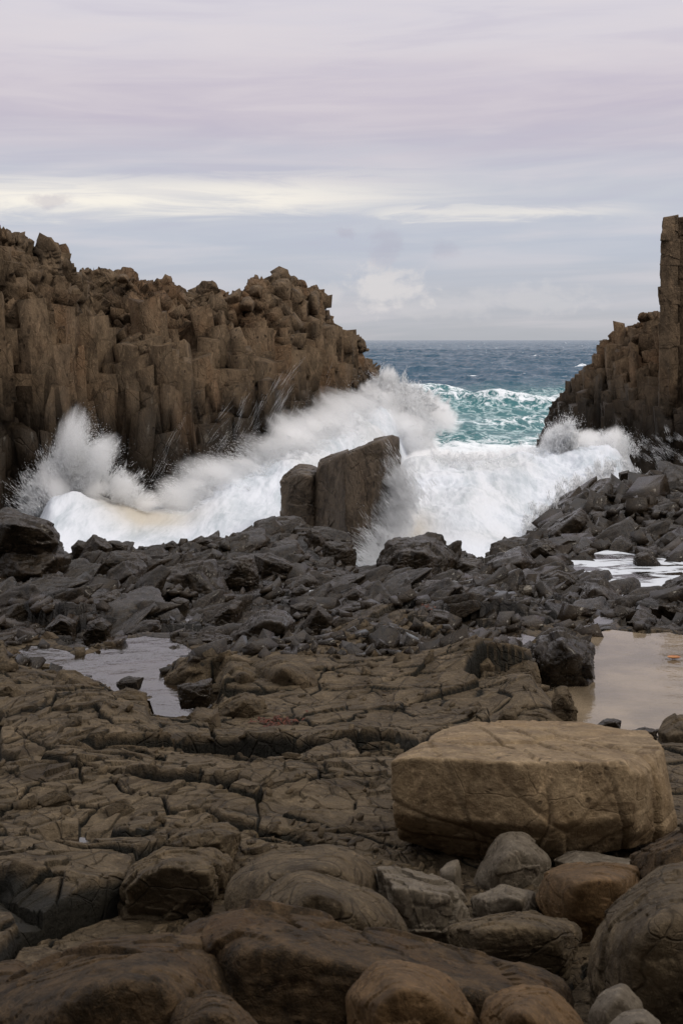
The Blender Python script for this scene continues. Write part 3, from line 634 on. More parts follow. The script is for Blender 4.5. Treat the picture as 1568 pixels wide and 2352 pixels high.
# ---- the surf edge and the black wet rocks behind the pools
R = [
 (c1, 'boulder', 'huge dark boulder with an overhanging brow at the left edge', [(-90,60),(0,30),(110,30),(270,90),(370,140),(405,190),(395,260),(250,300),(0,300),(-90,280)], dict(d=15.6, T=1.1, mat='M_wet', amp=.8, more=[c1([(-90,200),(400,240),(470,320),(480,390),(420,450),(320,480),(200,520),(0,540),(-90,520)])])),
 (c1, 'rock', 'dark peaked rock against the foam right of the huge left boulder', [(545,300),(590,240),(640,200),(700,215),(740,260),(765,295),(700,350),(620,370),(530,360)], dict(d=18.5)),
 (c1, 'rock', 'small wedge of rock between the huge left boulder and a dark peaked rock', [(480,280),(530,236),(590,250),(600,300),(500,330)], dict(d=18.6)),
 (c1, 'rock', 'low dark rock in front of the foam just right of the dark peaked rock', [(730,240),(800,240),(870,270),(850,310),(760,310)], dict(d=18.9)),
 (c1, 'rock', 'rounded knob of rock on the foam line right of the small pointed knob', [(1320,250),(1390,212),(1445,240),(1450,290),(1340,300)], dict(d=18.8)),
 (c1, 'rock', 'small pointed knob on the foam line above the long inclined ledge', [(1120,260),(1170,238),(1195,255),(1200,290),(1110,290)], dict(d=18.9)),
 (c1, 'rock_slab', 'long inclined ledge with a smooth grey upper face left of centre', [(520,600),(620,540),(820,430),(960,370),(1000,410),(990,600),(960,650),(820,620)], dict(d=14.8, T=1.0)),
 (c1, 'rock', 'lumpy brown black block resting above the long inclined ledge', [(660,390),(750,305),(960,308),(1000,350),(1000,440),(800,450),(640,470)], dict(d=16.0)),
 (c1, 'rock', 'big black shaded block above the narrow brown pool', [(1000,450),(1100,430),(1250,440),(1400,360),(1480,370),(1540,560),(1540,620),(1300,700),(1030,700),(1000,600)], dict(d=13.6, T=1.0, sharp=30)),
 (c1, 'rock', 'square block with a flat brown front in the left dark rocks', [(250,690),(320,640),(580,640),(500,720),(480,800),(250,810)], dict(d=12.0)),
 (c1, 'rock', 'rounded striped block below the square flat fronted block', [(300,830),(400,740),(480,760),(520,790),(440,870),(310,890)], {}),
 (c1, 'rock', 'low long rock at the left edge below the huge boulder', [(-60,730),(50,700),(240,690),(230,790),(60,800),(-60,800)], dict(d=12.0)),
 (c1, 'rock_slab', 'tilted slab with a diagonal seam above the left tide pool', [(500,700),(560,640),(800,570),(830,610),(680,740),(560,760)], dict(d=12.3)),
 (c1, 'rock_slab', 'pair of stepped plates at the right end of the left dark rocks', [(840,870),(960,780),(1080,770),(1095,840),(960,900),(860,890)], {}),
 (c1, 'rock_slab', 'ribbed plate leaning left just above the pair of stepped plates', [(840,790),(920,700),(1000,670),(1060,720),(1070,780),(920,800)], dict(d=12.2)),
 (c1, 'rock', 'steep sided hump among black rocks above the left tide pool', [(690,750),(760,800),(750,880),(600,910),(560,880),(600,790)], {}),
 (c1, 'rock', 'low brown rock just under the huge left boulder', [(60,620),(180,560),(330,610),(300,670),(120,700),(20,690)], dict(d=12.9)),
 (c1, 'rock_slab', 'flat cracked slab dipping into the far edge of the left pool', [(390,970),(520,925),(600,960),(590,1015),(460,1025),(390,1000)], dict(amp=.7)),
 (c1, 'rock', 'small oval rock at the far rim of the left pool', [(905,955),(960,920),(1010,930),(1000,960),(930,975)], {}),
 (c1, 'rock', 'small dark rock poking into the right arm of the left pool', [(1085,1050),(1150,985),(1230,990),(1290,1030),(1200,1065),(1110,1075)], {}),
 (c1, 'rock_slab', 'cobbled flat ledge with many cracks right of the left pool', [(1000,1000),(1050,930),(1250,850),(1480,860),(1568,900),(1540,980),(1200,990),(1050,1030)], dict(amp=1.2, cell=.22)),
 (c1, 'rock_slab', 'steep black slab rising right of the narrow brown pool', [(1390,790),(1568,640),(1640,640),(1580,860),(1420,830)], dict(d=11.8)),
 (c1, 'rock', 'row of low black stones right under the big shaded block', [(1150,640),(1220,620),(1280,640),(1280,700),(1160,700)], {}),
 (c2, 'rock', 'flat topped block standing highest at the foot of the tall stack', [(232,215),(235,120),(260,100),(460,65),(560,75),(600,160),(500,200),(300,235)], dict(d=20.0, sharp=34, amp=.6)),
 (c2, 'rock', 'low angular rock left of the flat topped block on the foam line', [(35,250),(95,180),(230,185),(240,240),(180,270),(60,300)], dict(d=19.6)),
 (c2, 'rock', 'dark cube with a pale right face below the flat topped block', [(340,310),(370,240),(520,232),(560,290),(620,420),(550,470),(400,440)], dict(d=16.8, sharp=36, amp=.6)),
 (c2, 'rock', 'upright shard of rock against the foot of the tall stack', [(600,240),(620,150),(690,180),(720,240),(700,340),(610,330)], dict(d=18.0)),
 (c2, 'rock', 'shiny topped rough block beside the channel at the foot of the stack', [(700,260),(760,240),(890,255),(930,300),(925,390),(900,480),(790,440),(700,400)], dict(d=17.0, amp=1.3)),
 (c2, 'rock', 'low gleaming rock in front of the shiny topped rough block', [(630,470),(740,428),(870,440),(895,490),(850,550),(700,545)], dict(d=15.2)),
 (c2, 'rock_slab', 'brown black gable shaped slab in the middle of the wet rocks', [(440,560),(610,445),(690,520),(640,610),(500,600)], dict(d=14.4, sharp=36, amp=.6)),
 (c2, 'rock', 'small gable rock left of the small grey pool', [(485,590),(560,535),(615,570),(605,620),(520,630)], dict(d=13.7)),
 (c2, 'rock', 'jumbled angular rock left of the dark cube with pale face', [(0,520),(40,370),(160,340),(240,370),(285,490),(200,560),(60,570)], dict(d=14.6, amp=1.3)),
 (c2, 'rock', 'long black ledge directly below the dark cube', [(240,340),(340,320),(540,400),(555,470),(300,490)], dict(d=15.8)),
 (c2, 'rock_slab', 'smooth grey tilted slab at the right of the small grey pool', [(745,670),(860,590),(960,540),(1040,640),(1030,670),(830,730)], dict(d=13.0, sharp=40, amp=.5)),
 (c2, 'rock_slab', 'low arched slab in front of the smooth grey tilted slab', [(730,710),(900,655),(1000,655),(1120,690),(1000,760),(850,770),(760,750)], dict(sharp=30)),
 (c2, 'boulder', 'large black hump right of the channel with bedding cracks', [(1030,550),(1060,400),(1120,300),(1200,245),(1380,195),(1500,215),(1568,290),(1600,400),(1500,500),(1240,580)], dict(d=16.2, T=1.5, amp=1.1, cell=.3)),
 (c2, 'rock_slab', 'tilted flat slab pointing left below the large black hump', [(980,790),(1100,710),(1280,690),(1300,740),(1280,850),(1100,830)], dict(sharp=34, amp=.5)),
 (c2, 'rock_slab', 'steep pale grey slab with fine cracks leaning on the hump', [(1230,700),(1300,590),(1400,500),(1560,500),(1450,720),(1330,760)], dict(d=13.2, sharp=36, amp=.6, skew=-.6)),
 (c2, 'rock_slab', 'second steep slab right of the pale grey one split by a gap', [(1430,710),(1560,530),(1700,560),(1660,720),(1500,740)], dict(d=12.9, sharp=36, amp=.7)),
 (c2, 'rock_slab', 'grey cracked slab above the foamy crevice', [(1380,790),(1440,700),(1560,720),(1620,860),(1500,900),(1420,860)], dict(sharp=34, amp=.7)),
 (c2, 'rock', 'dark lump under the left foot of the large black hump', [(1080,620),(1120,550),(1220,540),(1290,600),(1240,700),(1090,700)], dict(d=13.6)),
 (c2, 'rock', 'pyramid shaped grey brown rock below the small grey pool', [(580,830),(590,770),(660,650),(770,750),(770,830),(650,870)], dict(sharp=34, amp=.6)),
 (c2, 'boulder', 'large smooth hump left of the pyramid shaped rock', [(80,880),(200,770),(330,710),(450,710),(520,780),(480,860),(300,930),(190,980),(100,970)], dict(T=1.0, amp=.8)),
 (c2, 'rock_slab', 'grey slab behind the pyramid shaped rock', [(480,680),(560,640),(640,620),(680,660),(600,800),(520,780)], dict(d=12.2, sharp=32)),
 (c2, 'rock', 'small block with a pale front in the centre of the wet rocks', [(720,930),(790,840),(830,850),(835,950),(760,960)], {}),
 (c2, 'rock', 'low rounded rock right of the small block with pale front', [(830,890),(920,850),(985,880),(970,945),(850,950)], {}),
 (c2, 'rock', 'broad brown rock with clefts above the foamy crevice', [(1000,1000),(1080,830),(1160,805),(1290,870),(1440,940),(1460,1000),(1300,1080),(1100,1070)], dict(T=.9, amp=1.3, cell=.26)),
 (c2, 'rock', 'low grey block at the top of the brown cracked outcrop', [(630,1000),(680,940),(780,950),(870,1000),(840,1030),(700,1030)], {}),
 (c2, 'rock', 'split brown cube left of the low grey block', [(490,960),(500,880),(650,895),(665,960),(640,1000),(520,1000)], dict(mat=B_, amp=1.2)),
 (c3, 'rock', 'reddish black block right of the large hump on the foam line', [(-30,780),(0,760),(60,715),(210,740),(235,790),(200,890),(80,920),(-20,900)], dict(d=16.6)),
 (c3, 'rock', 'wedge with a glossy pale roof against the foam right of centre', [(215,760),(390,670),(460,640),(500,660),(620,790),(560,880),(380,900),(220,890)], dict(d=16.8, sharp=40, amp=.55, T=1.2)),
 (c3, 'rock', 'jagged stack of plates right of the glossy roofed wedge', [(500,660),(560,590),(660,600),(760,700),(760,790),(620,800),(520,740)], dict(d=17.8, amp=1.4)),
 (c3, 'rock', 'sloping ramp of wet rock climbing right along the foam edge', [(580,585),(700,490),(830,405),(880,370),(930,420),(970,550),(800,620),(690,640)], dict(d=20.0, sharp=34, T=1.3)),
 (c3, 'rock', 'long smooth ledge above the ramp where the foam pours off', [(815,345),(1010,190),(1110,185),(1140,240),(1000,320),(830,410),(810,395)], dict(d=23.5, T=1.6)),
 (c3, 'rock', 'sheer grey ledge washed by falling foam at the right', [(640,420),(740,320),(900,220),(990,180),(850,340),(810,440),(740,450),(600,560),(560,530)], dict(d=24.0, T=1.5, amp=.7)),
 (c3, 'rock', 'dark humped ledge right of the long smooth ledge', [(945,410),(960,350),(1060,290),(1280,240),(1310,290),(1150,380),(1060,430)], dict(d=22.5)),
 (c3, 'rock', 'pointed block with a grey face above the foam covered pool', [(1035,610),(1120,520),(1210,440),(1270,510),(1250,570),(1160,620),(1060,630)], dict(d=19.8, sharp=36, amp=.6)),
 (c3, 'rock', 'striped flat rock lying in the foam covered pool', [(1225,720),(1250,690),(1330,670),(1400,740),(1430,800),(1310,810),(1240,760)], dict(sharp=30, amp=1.2)),
 (c3, 'rock', 'pointed rock at the left rim of the foam covered pool', [(840,710),(910,640),(980,660),(1020,720),(1000,745),(900,750)], {}),
 (c3, 'rock', 'blue grey shiny rock left of the foam covered pool', [(600,860),(720,800),(850,850),(900,900),(760,940),(620,900)], dict(d=15.2)),
 (c3, 'boulder', 'layered black mound between the two right hand pools', [(850,1050),(900,880),(1010,870),(1100,960),(1180,1010),(1160,1075),(1000,1110),(880,1100)], dict(d=13.4, T=1.2, amp=1.2)),
 (c3, 'boulder', 'ribbed black rock at the right edge between the pools', [(1380,980),(1450,880),(1568,830),(1720,830),(1700,1010),(1420,1020)], dict(d=14.4)),
 (c3, 'rock', 'rounded cube left of the layered black mound', [(170,970),(330,920),(400,980),(340,1075),(220,1080)], dict(d=13.5)),
 (c3, 'rock', 'small smooth lump between the rounded cube and the layered mound', [(520,1060),(550,985),(600,1010),(605,1070)], dict(d=13.6)),
 (c3, 'rock', 'flat rock with a bright rim right of the wet ramp', [(930,420),(1000,405),(1070,430),(1090,490),(1000,520),(940,500)], dict(d=21)),
 (c3, 'rock', 'leaning shard behind the pointed block with the grey face', [(1250,510),(1380,390),(1450,400),(1400,490),(1300,540)], dict(d=21.5)),
 (c3, 'rock', 'lumpy dark rock behind the foam covered pool', [(1190,620),(1260,560),(1350,560),(1380,630),(1280,680),(1190,680)], dict(d=19.0)),
 (c3, 'rock', 'dark rock at the right edge above the foam covered pool', [(1380,580),(1460,490),(1568,500),(1640,560),(1568,620),(1450,630)], dict(d=19.6)),
 (c3, 'rock', 'thin tilted plate high on the right hand ledges', [(1440,440),(1560,360),(1660,370),(1640,440),(1500,470)], dict(d=23)),
 (c3, 'rock', 'small brown cube on top of the right hand ledges', [(1130,150),(1200,130),(1215,185),(1140,200)], dict(d=25.5)),
 (c3, 'rock', 'low dark rock left rim of the white pool near its lower corner', [(700,640),(800,580),(880,590),(860,660),(740,690)], dict(d=18.6)),
 (c4, 'boulder', 'broad black rock at the far left rim of the wide sandy pool', [(500,120),(640,50),(780,20),(900,70),(905,160),(820,200),(560,200)], dict(d=11.8, T=1.1)),
 (c4, 'boulder', 'craggy black point jutting into the wide sandy pool', [(560,340),(570,250),(720,180),(840,260),(970,300),(960,360),(870,390),(790,480),(610,495)], dict(T=1.0, amp=1.3, cell=.28)),
 (c4, 'rock_slab', 'low flat black slab left of the craggy point', [(335,370),(500,330),(600,360),(610,450),(480,430),(360,430)], {}),
 (c4, 'boulder', 'smooth rounded brown dome left of the wide sandy pool', [(-40,470),(80,350),(170,290),(270,275),(350,370),(370,490),(260,560),(100,560),(-30,520)], dict(mat=B_, T=1.0, sharp=44, amp=.5)),
 (c4, 'rock', 'brown block with a bright seam beside the smooth brown dome', [(390,450),(500,398),(580,420),(615,550),(500,570),(400,550)], dict(mat=B_, sharp=44, amp=.7)),
 (c4, 'rock', 'rounded upright brown knob at the near left rim of the sandy pool', [(680,690),(700,590),(740,565),(790,580),(820,660),(860,760),(790,830),(720,800)], dict(mat=B_, sharp=44)),
 (c4, 'rock', 'small brown block peeping over the top of the pale buff boulder', [(310,810),(350,730),(440,735),(455,810),(430,840),(330,840)], dict(mat=B_, sharp=44)),
 (c4, 'rock', 'low brown rock behind the middle of the pale buff boulder', [(455,800),(470,745),(600,730),(715,790),(700,830),(480,835)], dict(mat=B_, sharp=44)),
 (c4, 'rock_slab', 'striped grey slab along the far rim of the wide sandy pool', [(1060,140),(1300,70),(1390,110),(1320,170),(1100,185)], dict(T=.8)),
 (c4, 'rock_slab', 'long ridged black slab at the right between the two pools', [(1250,80),(1400,30),(1568,0),(1700,20),(1560,120),(1330,100)], dict(T=.8, d=12.4)),
 (c4, 'rock_slab', 'smooth blue grey slab at the far left corner of the sandy pool', [(910,200),(1000,160),(1100,155),(1150,215),(1050,260),(960,270)], dict(sharp=34, amp=.6)),
 (c4, 'rock_slab', 'thin dark slab at the far right rim of the sandy pool', [(1180,235),(1330,200),(1500,150),(1570,190),(1500,255),(1280,262)], {}),
 (c4, 'rock', 'little knobbly rock in the near corner of the sandy pool', [(980,840),(1050,790),(1150,810),(1140,865),(1000,865)], dict(sharp=44)),
 (c4, 'rock_slab', 'flat grey rock awash beside the little knobbly rock', [(1200,880),(1310,850),(1400,870),(1390,925),(1280,940)], {}),
 (c4, 'boulder', 'dark rounded boulder cut by the right edge above the buff boulder', [(1405,860),(1480,790),(1568,765),(1740,800),(1740,1050),(1500,1080),(1430,980)], dict(mat=B_, d=6.2, sharp=44, amp=.7, T=.6)),
 (q3, 'rock', 'left block of the brown cracked outcrop with a square shoulder', [(935,940),(960,800),(1000,740),(1090,745),(1180,820),(1190,960),(1000,1010)], dict(mat=B_, d=7.75, T=.8, sharp=44, amp=.8)),
 (q3, 'boulder', 'big domed brown outcrop crossed by deep cracks at the centre', [(1085,760),(1200,700),(1330,695),(1500,790),(1540,880),(1460,985),(1240,990),(1180,920)], dict(mat=B_, d=7.75, T=1.1, sharp=44, amp=.6, cell=.5, groove=1.3)),
 (q3, 'rock', 'low double block at the foot of the brown cracked outcrop', [(950,990),(980,930),(1080,885),(1170,910),(1175,1000),(1000,1015)], dict(mat=B_, sharp=44)),
 (q3, 'rock_slab', 'flat brown rock with a rounded back beside the left pool', [(720,825),(790,770),(850,740),(960,760),(950,815),(780,845)], dict(mat=B_, sharp=44)),
 (q3, 'rock_slab', 'thin dark ledge between the left pool and the cracked outcrop', [(780,855),(940,825),(935,925),(860,900)], {}),
 (q3, 'rock', 'low dark islet in the middle of the left pool', [(515,845),(560,815),(635,822),(630,840),(600,855),(520,862)], dict(amp=1.2)),
 (q3, 'rock', 'smooth brown wedge at the near corner of the left pool', [(750,1080),(800,1020),(870,950),(970,970),(980,1050),(820,1105)], dict(mat=B_, sharp=44, amp=.5)),
 (q3, 'rock', 'square jointed brown block at the near rim of the left pool', [(215,880),(260,790),(330,785),(440,850),(445,930),(280,960),(225,930)], dict(mat=B_, sharp=44, groove=1.4)),
 (q3, 'rock', 'brown hump at the left edge below the left pool', [(-80,960),(-30,850),(40,810),(120,890),(135,980),(20,1010)], dict(mat=B_, sharp=44)),
 (q3, 'rock', 'small flat block at the near left rim of the left pool', [(125,780),(150,757),(230,760),(262,800),(150,820)], dict(mat=B_)),
 (q3, 'rock', 'ribbed brown block at the tip of the left pool', [(440,930),(460,890),(560,870),(650,890),(660,970),(520,985)], dict(mat=B_, amp=1.3)),
 (q3, 'rock', 'dark rock at the left edge beside the left pool', [(-80,830),(-60,730),(0,728),(60,740),(125,800),(80,850)], dict(mat=B_)),
 (q3, 'rock', 'rounded brown stone behind the cracked pavement', [(360,990),(385,958),(450,945),(530,985),(480,1020),(390,1015)], dict(mat=B_, sharp=44)),
]
for fn, nm, lab, poly, kw in R:
    kw = dict(kw); mt = {'M_wet': M_wet, 'M_dry': M_dry, 'M_stack': M_stack, 'M_near': M_near}[kw.pop('mat', W_)]
    rock(nm, lab, {'rock': 'rock', 'boulder': 'boulder', 'rock_slab': 'rock slab'}[nm], mt, fn(poly), **kw)
# ---- the stack in the surf
def explicit(name, label, cat, mat, hulls, sub=7, **kw):
    NROCK[0] += 1; Vv, Ff = [], []; base = 0
    for k, h in enumerate(hulls):
        v, f = solid([P3(*p) for p in h], sub, seed=NROCK[0]*7+k, **kw); Vv.append(v); Ff.append(f+base); base += len(v)
    V = np.concatenate(Vv); org = np.array([V[:, 0].mean(), V[:, 1].mean(), V[:, 2].min()])
    o = mesh_np(name, V-org, np.concatenate(Ff), mat); o.location = org; return tag(o, label, cat)
explicit('rock_stack', 'tall split sea stack with a slanting flat top standing in the surf', 'sea stack', M_stack, [
  [(730,1068,22.6),(735,1056,22.9),(787,1040,21.8),(796,1040,21.6),(792,1210,21.5),(800,1290,21.4),(705,1230,22.6),(728,1290,22.4),(760,1045,24.2),(800,1030,24.2),(735,1250,24.0),(800,1250,24.0)],
  [(791,1044,21.55),(868,1012,21.9),(880,1030,21.9),(888,1004,22.3),(914,1004,22.8),(917,1060,22.9),(916,1100,22.9),(905,1165,22.8),(880,1210,22.3),(820,1330,21.4),(797,1240,21.4),(800,1036,24.0),(880,1010,24.2),(905,1020,24.3),(800,1280,24.0),(890,1250,24.2)],
 ], sharp=44, amp=.45, cell=.4, groove=1.2, fine=.7)
explicit('rock_stack', 'shorter rounded rock leaning against the left side of the tall stack with water running off', 'sea stack', M_stack, [
  [(642,1105,22.8),(650,1090,23.2),(680,1070,23.5),(705,1063,23.5),(728,1068,23.5),(735,1080,23.0),(735,1230,22.6),(706,1215,22.4),(648,1190,22.5),(650,1240,22.6),(730,1260,22.5),(690,1085,22.4),(720,1100,22.3),(660,1120,24.4),(725,1080,24.6),(660,1240,24.4),(730,1240,24.4)],
 ], sharp=26, amp=.8, cell=.4)
# pillar at the right edge
pil = []
for k, (u0, u1, v0, v1, sh) in enumerate([(1521,1640,500,552,5),(1517,1640,548,612,2),(1514,1640,606,668,-1),(1509,1640,660,700,-4),(1514,1640,694,748,0),(1511,1640,742,800,-1),(1512,1640,794,960,1)]):
    um = 1556+4*(k % 2)                                           # a joint runs down the face, the inner half stands back
    for a_, b_, dd in ((u0, um, 32.4), (um-2, u1, 32.75)):
        tp = v0-(6 if k == 0 and a_ == u0 else 10 if k == 0 else 0); l_ = sh if a_ == u0 else 0
        pil.append([(a_, v0, dd), (b_, tp, dd), (a_-l_, v1, dd), (b_, v1, dd), (a_+3, v0, dd+1.7), (b_, tp, dd+1.7), (a_-l_+3, v1, dd+1.7), (b_, v1, dd+1.7), ((a_+b_)/2, (v0+v1)/2, dd-.12)])
explicit('rock_pillar', 'tall square pillar of jointed rock rising at the right edge', 'rock pillar', M_cliff, pil, sub=6, sharp=70, amp=.6, cell=.5, groove=1.4)

# ---- boulders at the photographer's feet
def near(name, label, cat, mat, poly, d, T, **kw): return rock(name, label, cat, mat, poly, d=d-.35*T+.0, T=T, **kw)
explicit('boulder', 'great pale buff boulder with a flat top and blunt square front', 'boulder', M_buff, [[
  (903,1742,4.12),(925,1728,4.40),(985,1692,4.75),(1060,1664,5.05),(1180,1652,5.2),(1330,1662,5.2),(1440,1682,5.0),(1500,1702,4.7),
  (1000,1752,4.05),(1200,1754,4.0),(1440,1768,4.05),(1480,1776,4.1),(1512,1722,4.4),(1532,1760,4.4),(1546,1850,4.3),(1540,1915,4.3),(1480,1940,4.2),
  (900,1795,4.10),(905,1870,4.10),(938,1922,4.2),(1010,1958,4.22),(1100,1978,4.25),(1300,1966,4.1),(1440,1945,4.1),(1000,1880,4.05),(1250,1900,3.98),(1450,1880,4.02),
  (960,1860,5.0),(1500,1840,5.0),(1100,1900,5.1),(1400,1880,5.1)]], sharp=110, amp=.30, cell=.55, groove=1.3, fine=1.3, joints=[(P3(u, v, 4.3), n, w_, dp) for u, v, n, w_, dp in [(1195,1800,(1,.15,.05),.005,.015),(1330,1800,(1,.3,.35),.005,.014),(1040,1820,(1,.1,.45),.005,.012),(1460,1800,(1,.5,0),.010,.016),(1120,1880,(.35,.1,1),.006,.012),(1300,1940,(.15,.2,1),.006,.012),(990,1800,(1,-.2,.3),.004,.01)]])
N = [
 ('stone', 'pale grey triangular stone wedged under the front of the buff boulder', 'stone', M_grey, [(1078,2050),(1085,2010),(1110,1975),(1130,1930),(1160,1908),(1200,1905),(1235,1935),(1272,1970),(1262,2010),(1225,2050),(1150,2068)], 3.85, .3, dict(sharp=16, amp=.5)),
 ('stone', 'small upright pointed grey stone left of the triangular stone', 'stone', M_grey, [(1008,2000),(1030,1976),(1052,1972),(1060,2005),(1050,2042),(1020,2032)], 3.7, .12, dict(sharp=18, amp=.5)),
 ('boulder', 'smooth orange brown boulder below the right part of the buff boulder', 'boulder', M_tan, [(1230,2060),(1240,2010),(1290,1985),(1400,1975),(1470,1985),(1480,2025),(1488,2070),(1440,2110),(1340,2120),(1250,2090)], 3.45, .4, dict(sharp=20, amp=.45)),
 ('rock_slab', 'flat pale slab showing between the buff boulder and the orange brown boulder', 'rock slab', M_grey, [(1270,1975),(1300,1957),(1380,1962),(1480,1980),(1470,2010),(1290,2000)], 3.9, .25, dict(amp=.5)),
 ('boulder', 'smooth egg shaped brown boulder half hidden behind the cracked dome', 'boulder', M_dry, [(497,2060),(520,2010),(590,1965),(700,1942),(790,1942),(850,1970),(875,2020),(870,2070),(780,2120),(560,2110)], 3.45, .45, dict(sharp=16, amp=.25, groove=.4)),
 ('boulder', 'grey brown domed boulder split by a vertical crack', 'boulder', M_dry, [(556,2110),(600,2050),(660,1998),(700,1992),(760,2010),(850,2040),(930,2110),(945,2150),(860,2190),(620,2160)], 3.15, .42, dict(sharp=24, amp=.6, groove=1.5, cell=.6)),
 ('rock', 'cracked pale grey rock between the domed boulder and the triangular stone', 'rock', M_grey, [(868,2010),(930,1990),(1000,2020),(1060,2050),(1078,2100),(1040,2140),(940,2150),(890,2090)], 3.45, .35, dict(amp=1.1)),
 ('rock', 'small pale shattered rock under the triangular stone', 'rock', M_grey, [(1080,2060),(1150,2030),(1225,2050),(1228,2100),(1150,2120),(1090,2115)], 3.5, .25, dict(amp=1.1)),
 ('rock_slab', 'long pale slab lying in front of the shattered grey rocks', 'rock slab', M_dry, [(1012,2125),(1060,2110),(1150,2100),(1240,2095),(1320,2115),(1345,2140),(1300,2190),(1180,2200),(1060,2170)], 3.1, .3, dict(sharp=18, amp=.8)),
 ('boulder', 'mottled dark brown rock filling the lower right corner', 'boulder', M_dry, [(1335,2230),(1345,2150),(1380,2100),(1450,2060),(1500,1990),(1568,1975),(1760,1960),(1760,2420),(1480,2400),(1400,2330)], 2.75, .6, dict(sharp=14, amp=.6, fine=2.2)),
 ('boulder', 'long dark wedge shaped rock with a brown ridge crossing the bottom', 'boulder', M_near, [(395,2120),(430,2090),(480,2080),(600,2090),(860,2130),(1100,2188),(1300,2240),(1340,2275),(1340,2420),(700,2480),(420,2300)], 2.62, .5, dict(sharp=20, amp=.6, fine=1.3)),
 ('boulder', 'big rough olive brown boulder at the bottom left', 'boulder', M_near, [(-120,2300),(60,2250),(130,2195),(330,2158),(470,2150),(530,2200),(560,2290),(600,2380),(560,2470),(100,2520),(-120,2470)], 2.42, .5, dict(sharp=20, amp=.8)),
 ('stone', 'small brown stone in front of the rough olive brown boulder', 'stone', M_near, [(385,2352),(420,2300),(480,2270),(540,2290),(600,2352),(610,2440),(400,2440)], 2.15, .2, dict(sharp=20, amp=.6)),
 ('stone', 'smooth tan stone with a grey patch at the bottom centre', 'stone', M_tan, [(785,2285),(830,2230),(880,2200),(960,2205),(1040,2235),(1090,2310),(1110,2370),(1020,2440),(840,2400),(795,2330)], 2.3, .26, dict(sharp=22, amp=.4)),
 ('stone', 'rounded tan stone with dark cracks at the bottom right of centre', 'stone', M_tan, [(1098,2345),(1110,2300),(1160,2265),(1230,2255),(1300,2290),(1340,2340),(1345,2420),(1220,2470),(1110,2420)], 2.25, .24, dict(sharp=20, amp=.7)),
 ('stone', 'small grey rounded stone in the lower right gap', 'stone', M_grey, [(1350,2320),(1380,2275),(1430,2255),(1470,2290),(1480,2340),(1430,2380),(1360,2370)], 2.35, .14, dict(sharp=20, amp=.4)),
 ('stone', 'grey stone cut by the bottom edge in the lower right', 'stone', M_grey, [(1385,2360),(1430,2320),(1480,2312),(1520,2350),(1530,2430),(1400,2440)], 2.15, .14, dict(sharp=20, amp=.4)),
 ('boulder', 'low dark boulder at the left edge beside the rough olive boulder', 'boulder', M_near, [(-120,2270),(-60,2220),(40,2205),(110,2235),(100,2280),(0,2330),(-120,2330)], 2.75, .3, dict(sharp=20, amp=.6)),
 ('rock', 'brown shoulder of rock right of the cracked grey rocks', 'rock', M_near, [(1440,1960),(1500,1935),(1568,1900),(1740,1880),(1740,2020),(1560,2040),(1480,2020)], 3.6, .4, dict(amp=1.0)),
 ('rock_slab', 'layered brown ledge above the egg shaped boulder', 'rock slab', M_dry, [(255,2040),(300,1985),(380,1945),(500,1940),(540,1975),(500,2040),(420,2080),(300,2090)], 3.75, .5, dict(amp=1.1)),
 ('rock_slab', 'thin flaky brown slab behind the layered ledge', 'rock slab', M_dry, [(380,1935),(420,1905),(520,1890),(560,1910),(500,1950),(400,1960)], 4.1, .3, dict(amp=1.0)),
]
for nm, lab, cat, mt, poly, d, T_, kw in N: near(nm, lab, cat, mt, poly, d, T_, **kw)

# ---- boulders along the cliff crest
for poly, d, lab in [([(70,600),(78,580),(126,574),(140,598),(120,606)], 28.0, 'big dark flat block on the cliff crest near its left end'),
    ([(270,640),(275,630),(285,627),(294,632),(296,645)], 31.5, 'round boulder sitting on the long slope of the cliff crest'),
    ([(462,692),(470,668),(482,659),(500,663),(512,685),(505,696),(475,698)], 34.5, 'rounded boulder left of the notch in the cliff crest'),
    ([(512,690),(530,675),(552,660),(556,672),(548,688),(530,697)], 35.2, 'pointed boulder in the notch of the cliff crest'),
    ([(550,702),(556,682),(575,680),(586,694),(580,706),(560,708)], 34.8, 'low oval boulder just below the notch in the cliff crest'),
    ([(566,668),(576,652),(598,650),(607,662),(600,675),(574,678)], 36.0, 'round boulder balanced left of the highest crags of the cliff'),
    ([(606,670),(616,645),(640,643),(664,636),(672,650),(668,680),(610,684)], 37.0, 'angular highest crag on the cliff crest'),
    ([(708,690),(712,668),(730,666),(734,676),(734,708),(715,712)], 39.0, 'squared block at the right end of the cliff crest'),
    ([(430,690),(434,677),(446,674),(456,684),(452,694)], 34.0, 'small boulder on the cliff crest between the long slope and the notch')]:
    rock('boulder', lab, 'boulder', M_cliff, poly, d=d, T=1.0, sharp=14, amp=.6)

# ---- angular rubble that packs the wet shelf: far more pieces than one could count
def rubble(n, ur, dr, sr, seed, mat, label, tilt=(.35, -.30)):
    rg = np.random.default_rng(seed); u = rg.uniform(*ur, n*3); d = dr[0]+(dr[1]-dr[0])*rg.random(n*3); x = (u-U0)/F*d
    ok = d < edge_d(u)-.15
    for _, pl, _ in POOLW: ok &= poly_sd(x, d, pl) > rg.uniform(-.15, .1, n*3)
    u, d, x = u[ok][:n], d[ok][:n], x[ok][:n]; m = len(u); z = ground_z(x, d)
    a = rg.uniform(*sr, m)*(.5+d/24)*(1+1.3*rg.random(m)**7); dim = np.stack([a*rg.uniform(.8, 1.9, m), a*rg.uniform(.5, 1.1, m), a*rg.uniform(.35, .9, m)], 1)
    v, q = blocks(np.stack([x, d, z-.02*a], 1), dim, rg.normal(.5, .6, m), rg.normal(tilt[0], .3, m), rg.normal(tilt[1], .35, m), .42, rg)
    tag(mesh_np('rubble', v, q, mat, smooth=False), label, 'rubble', kind='stuff')
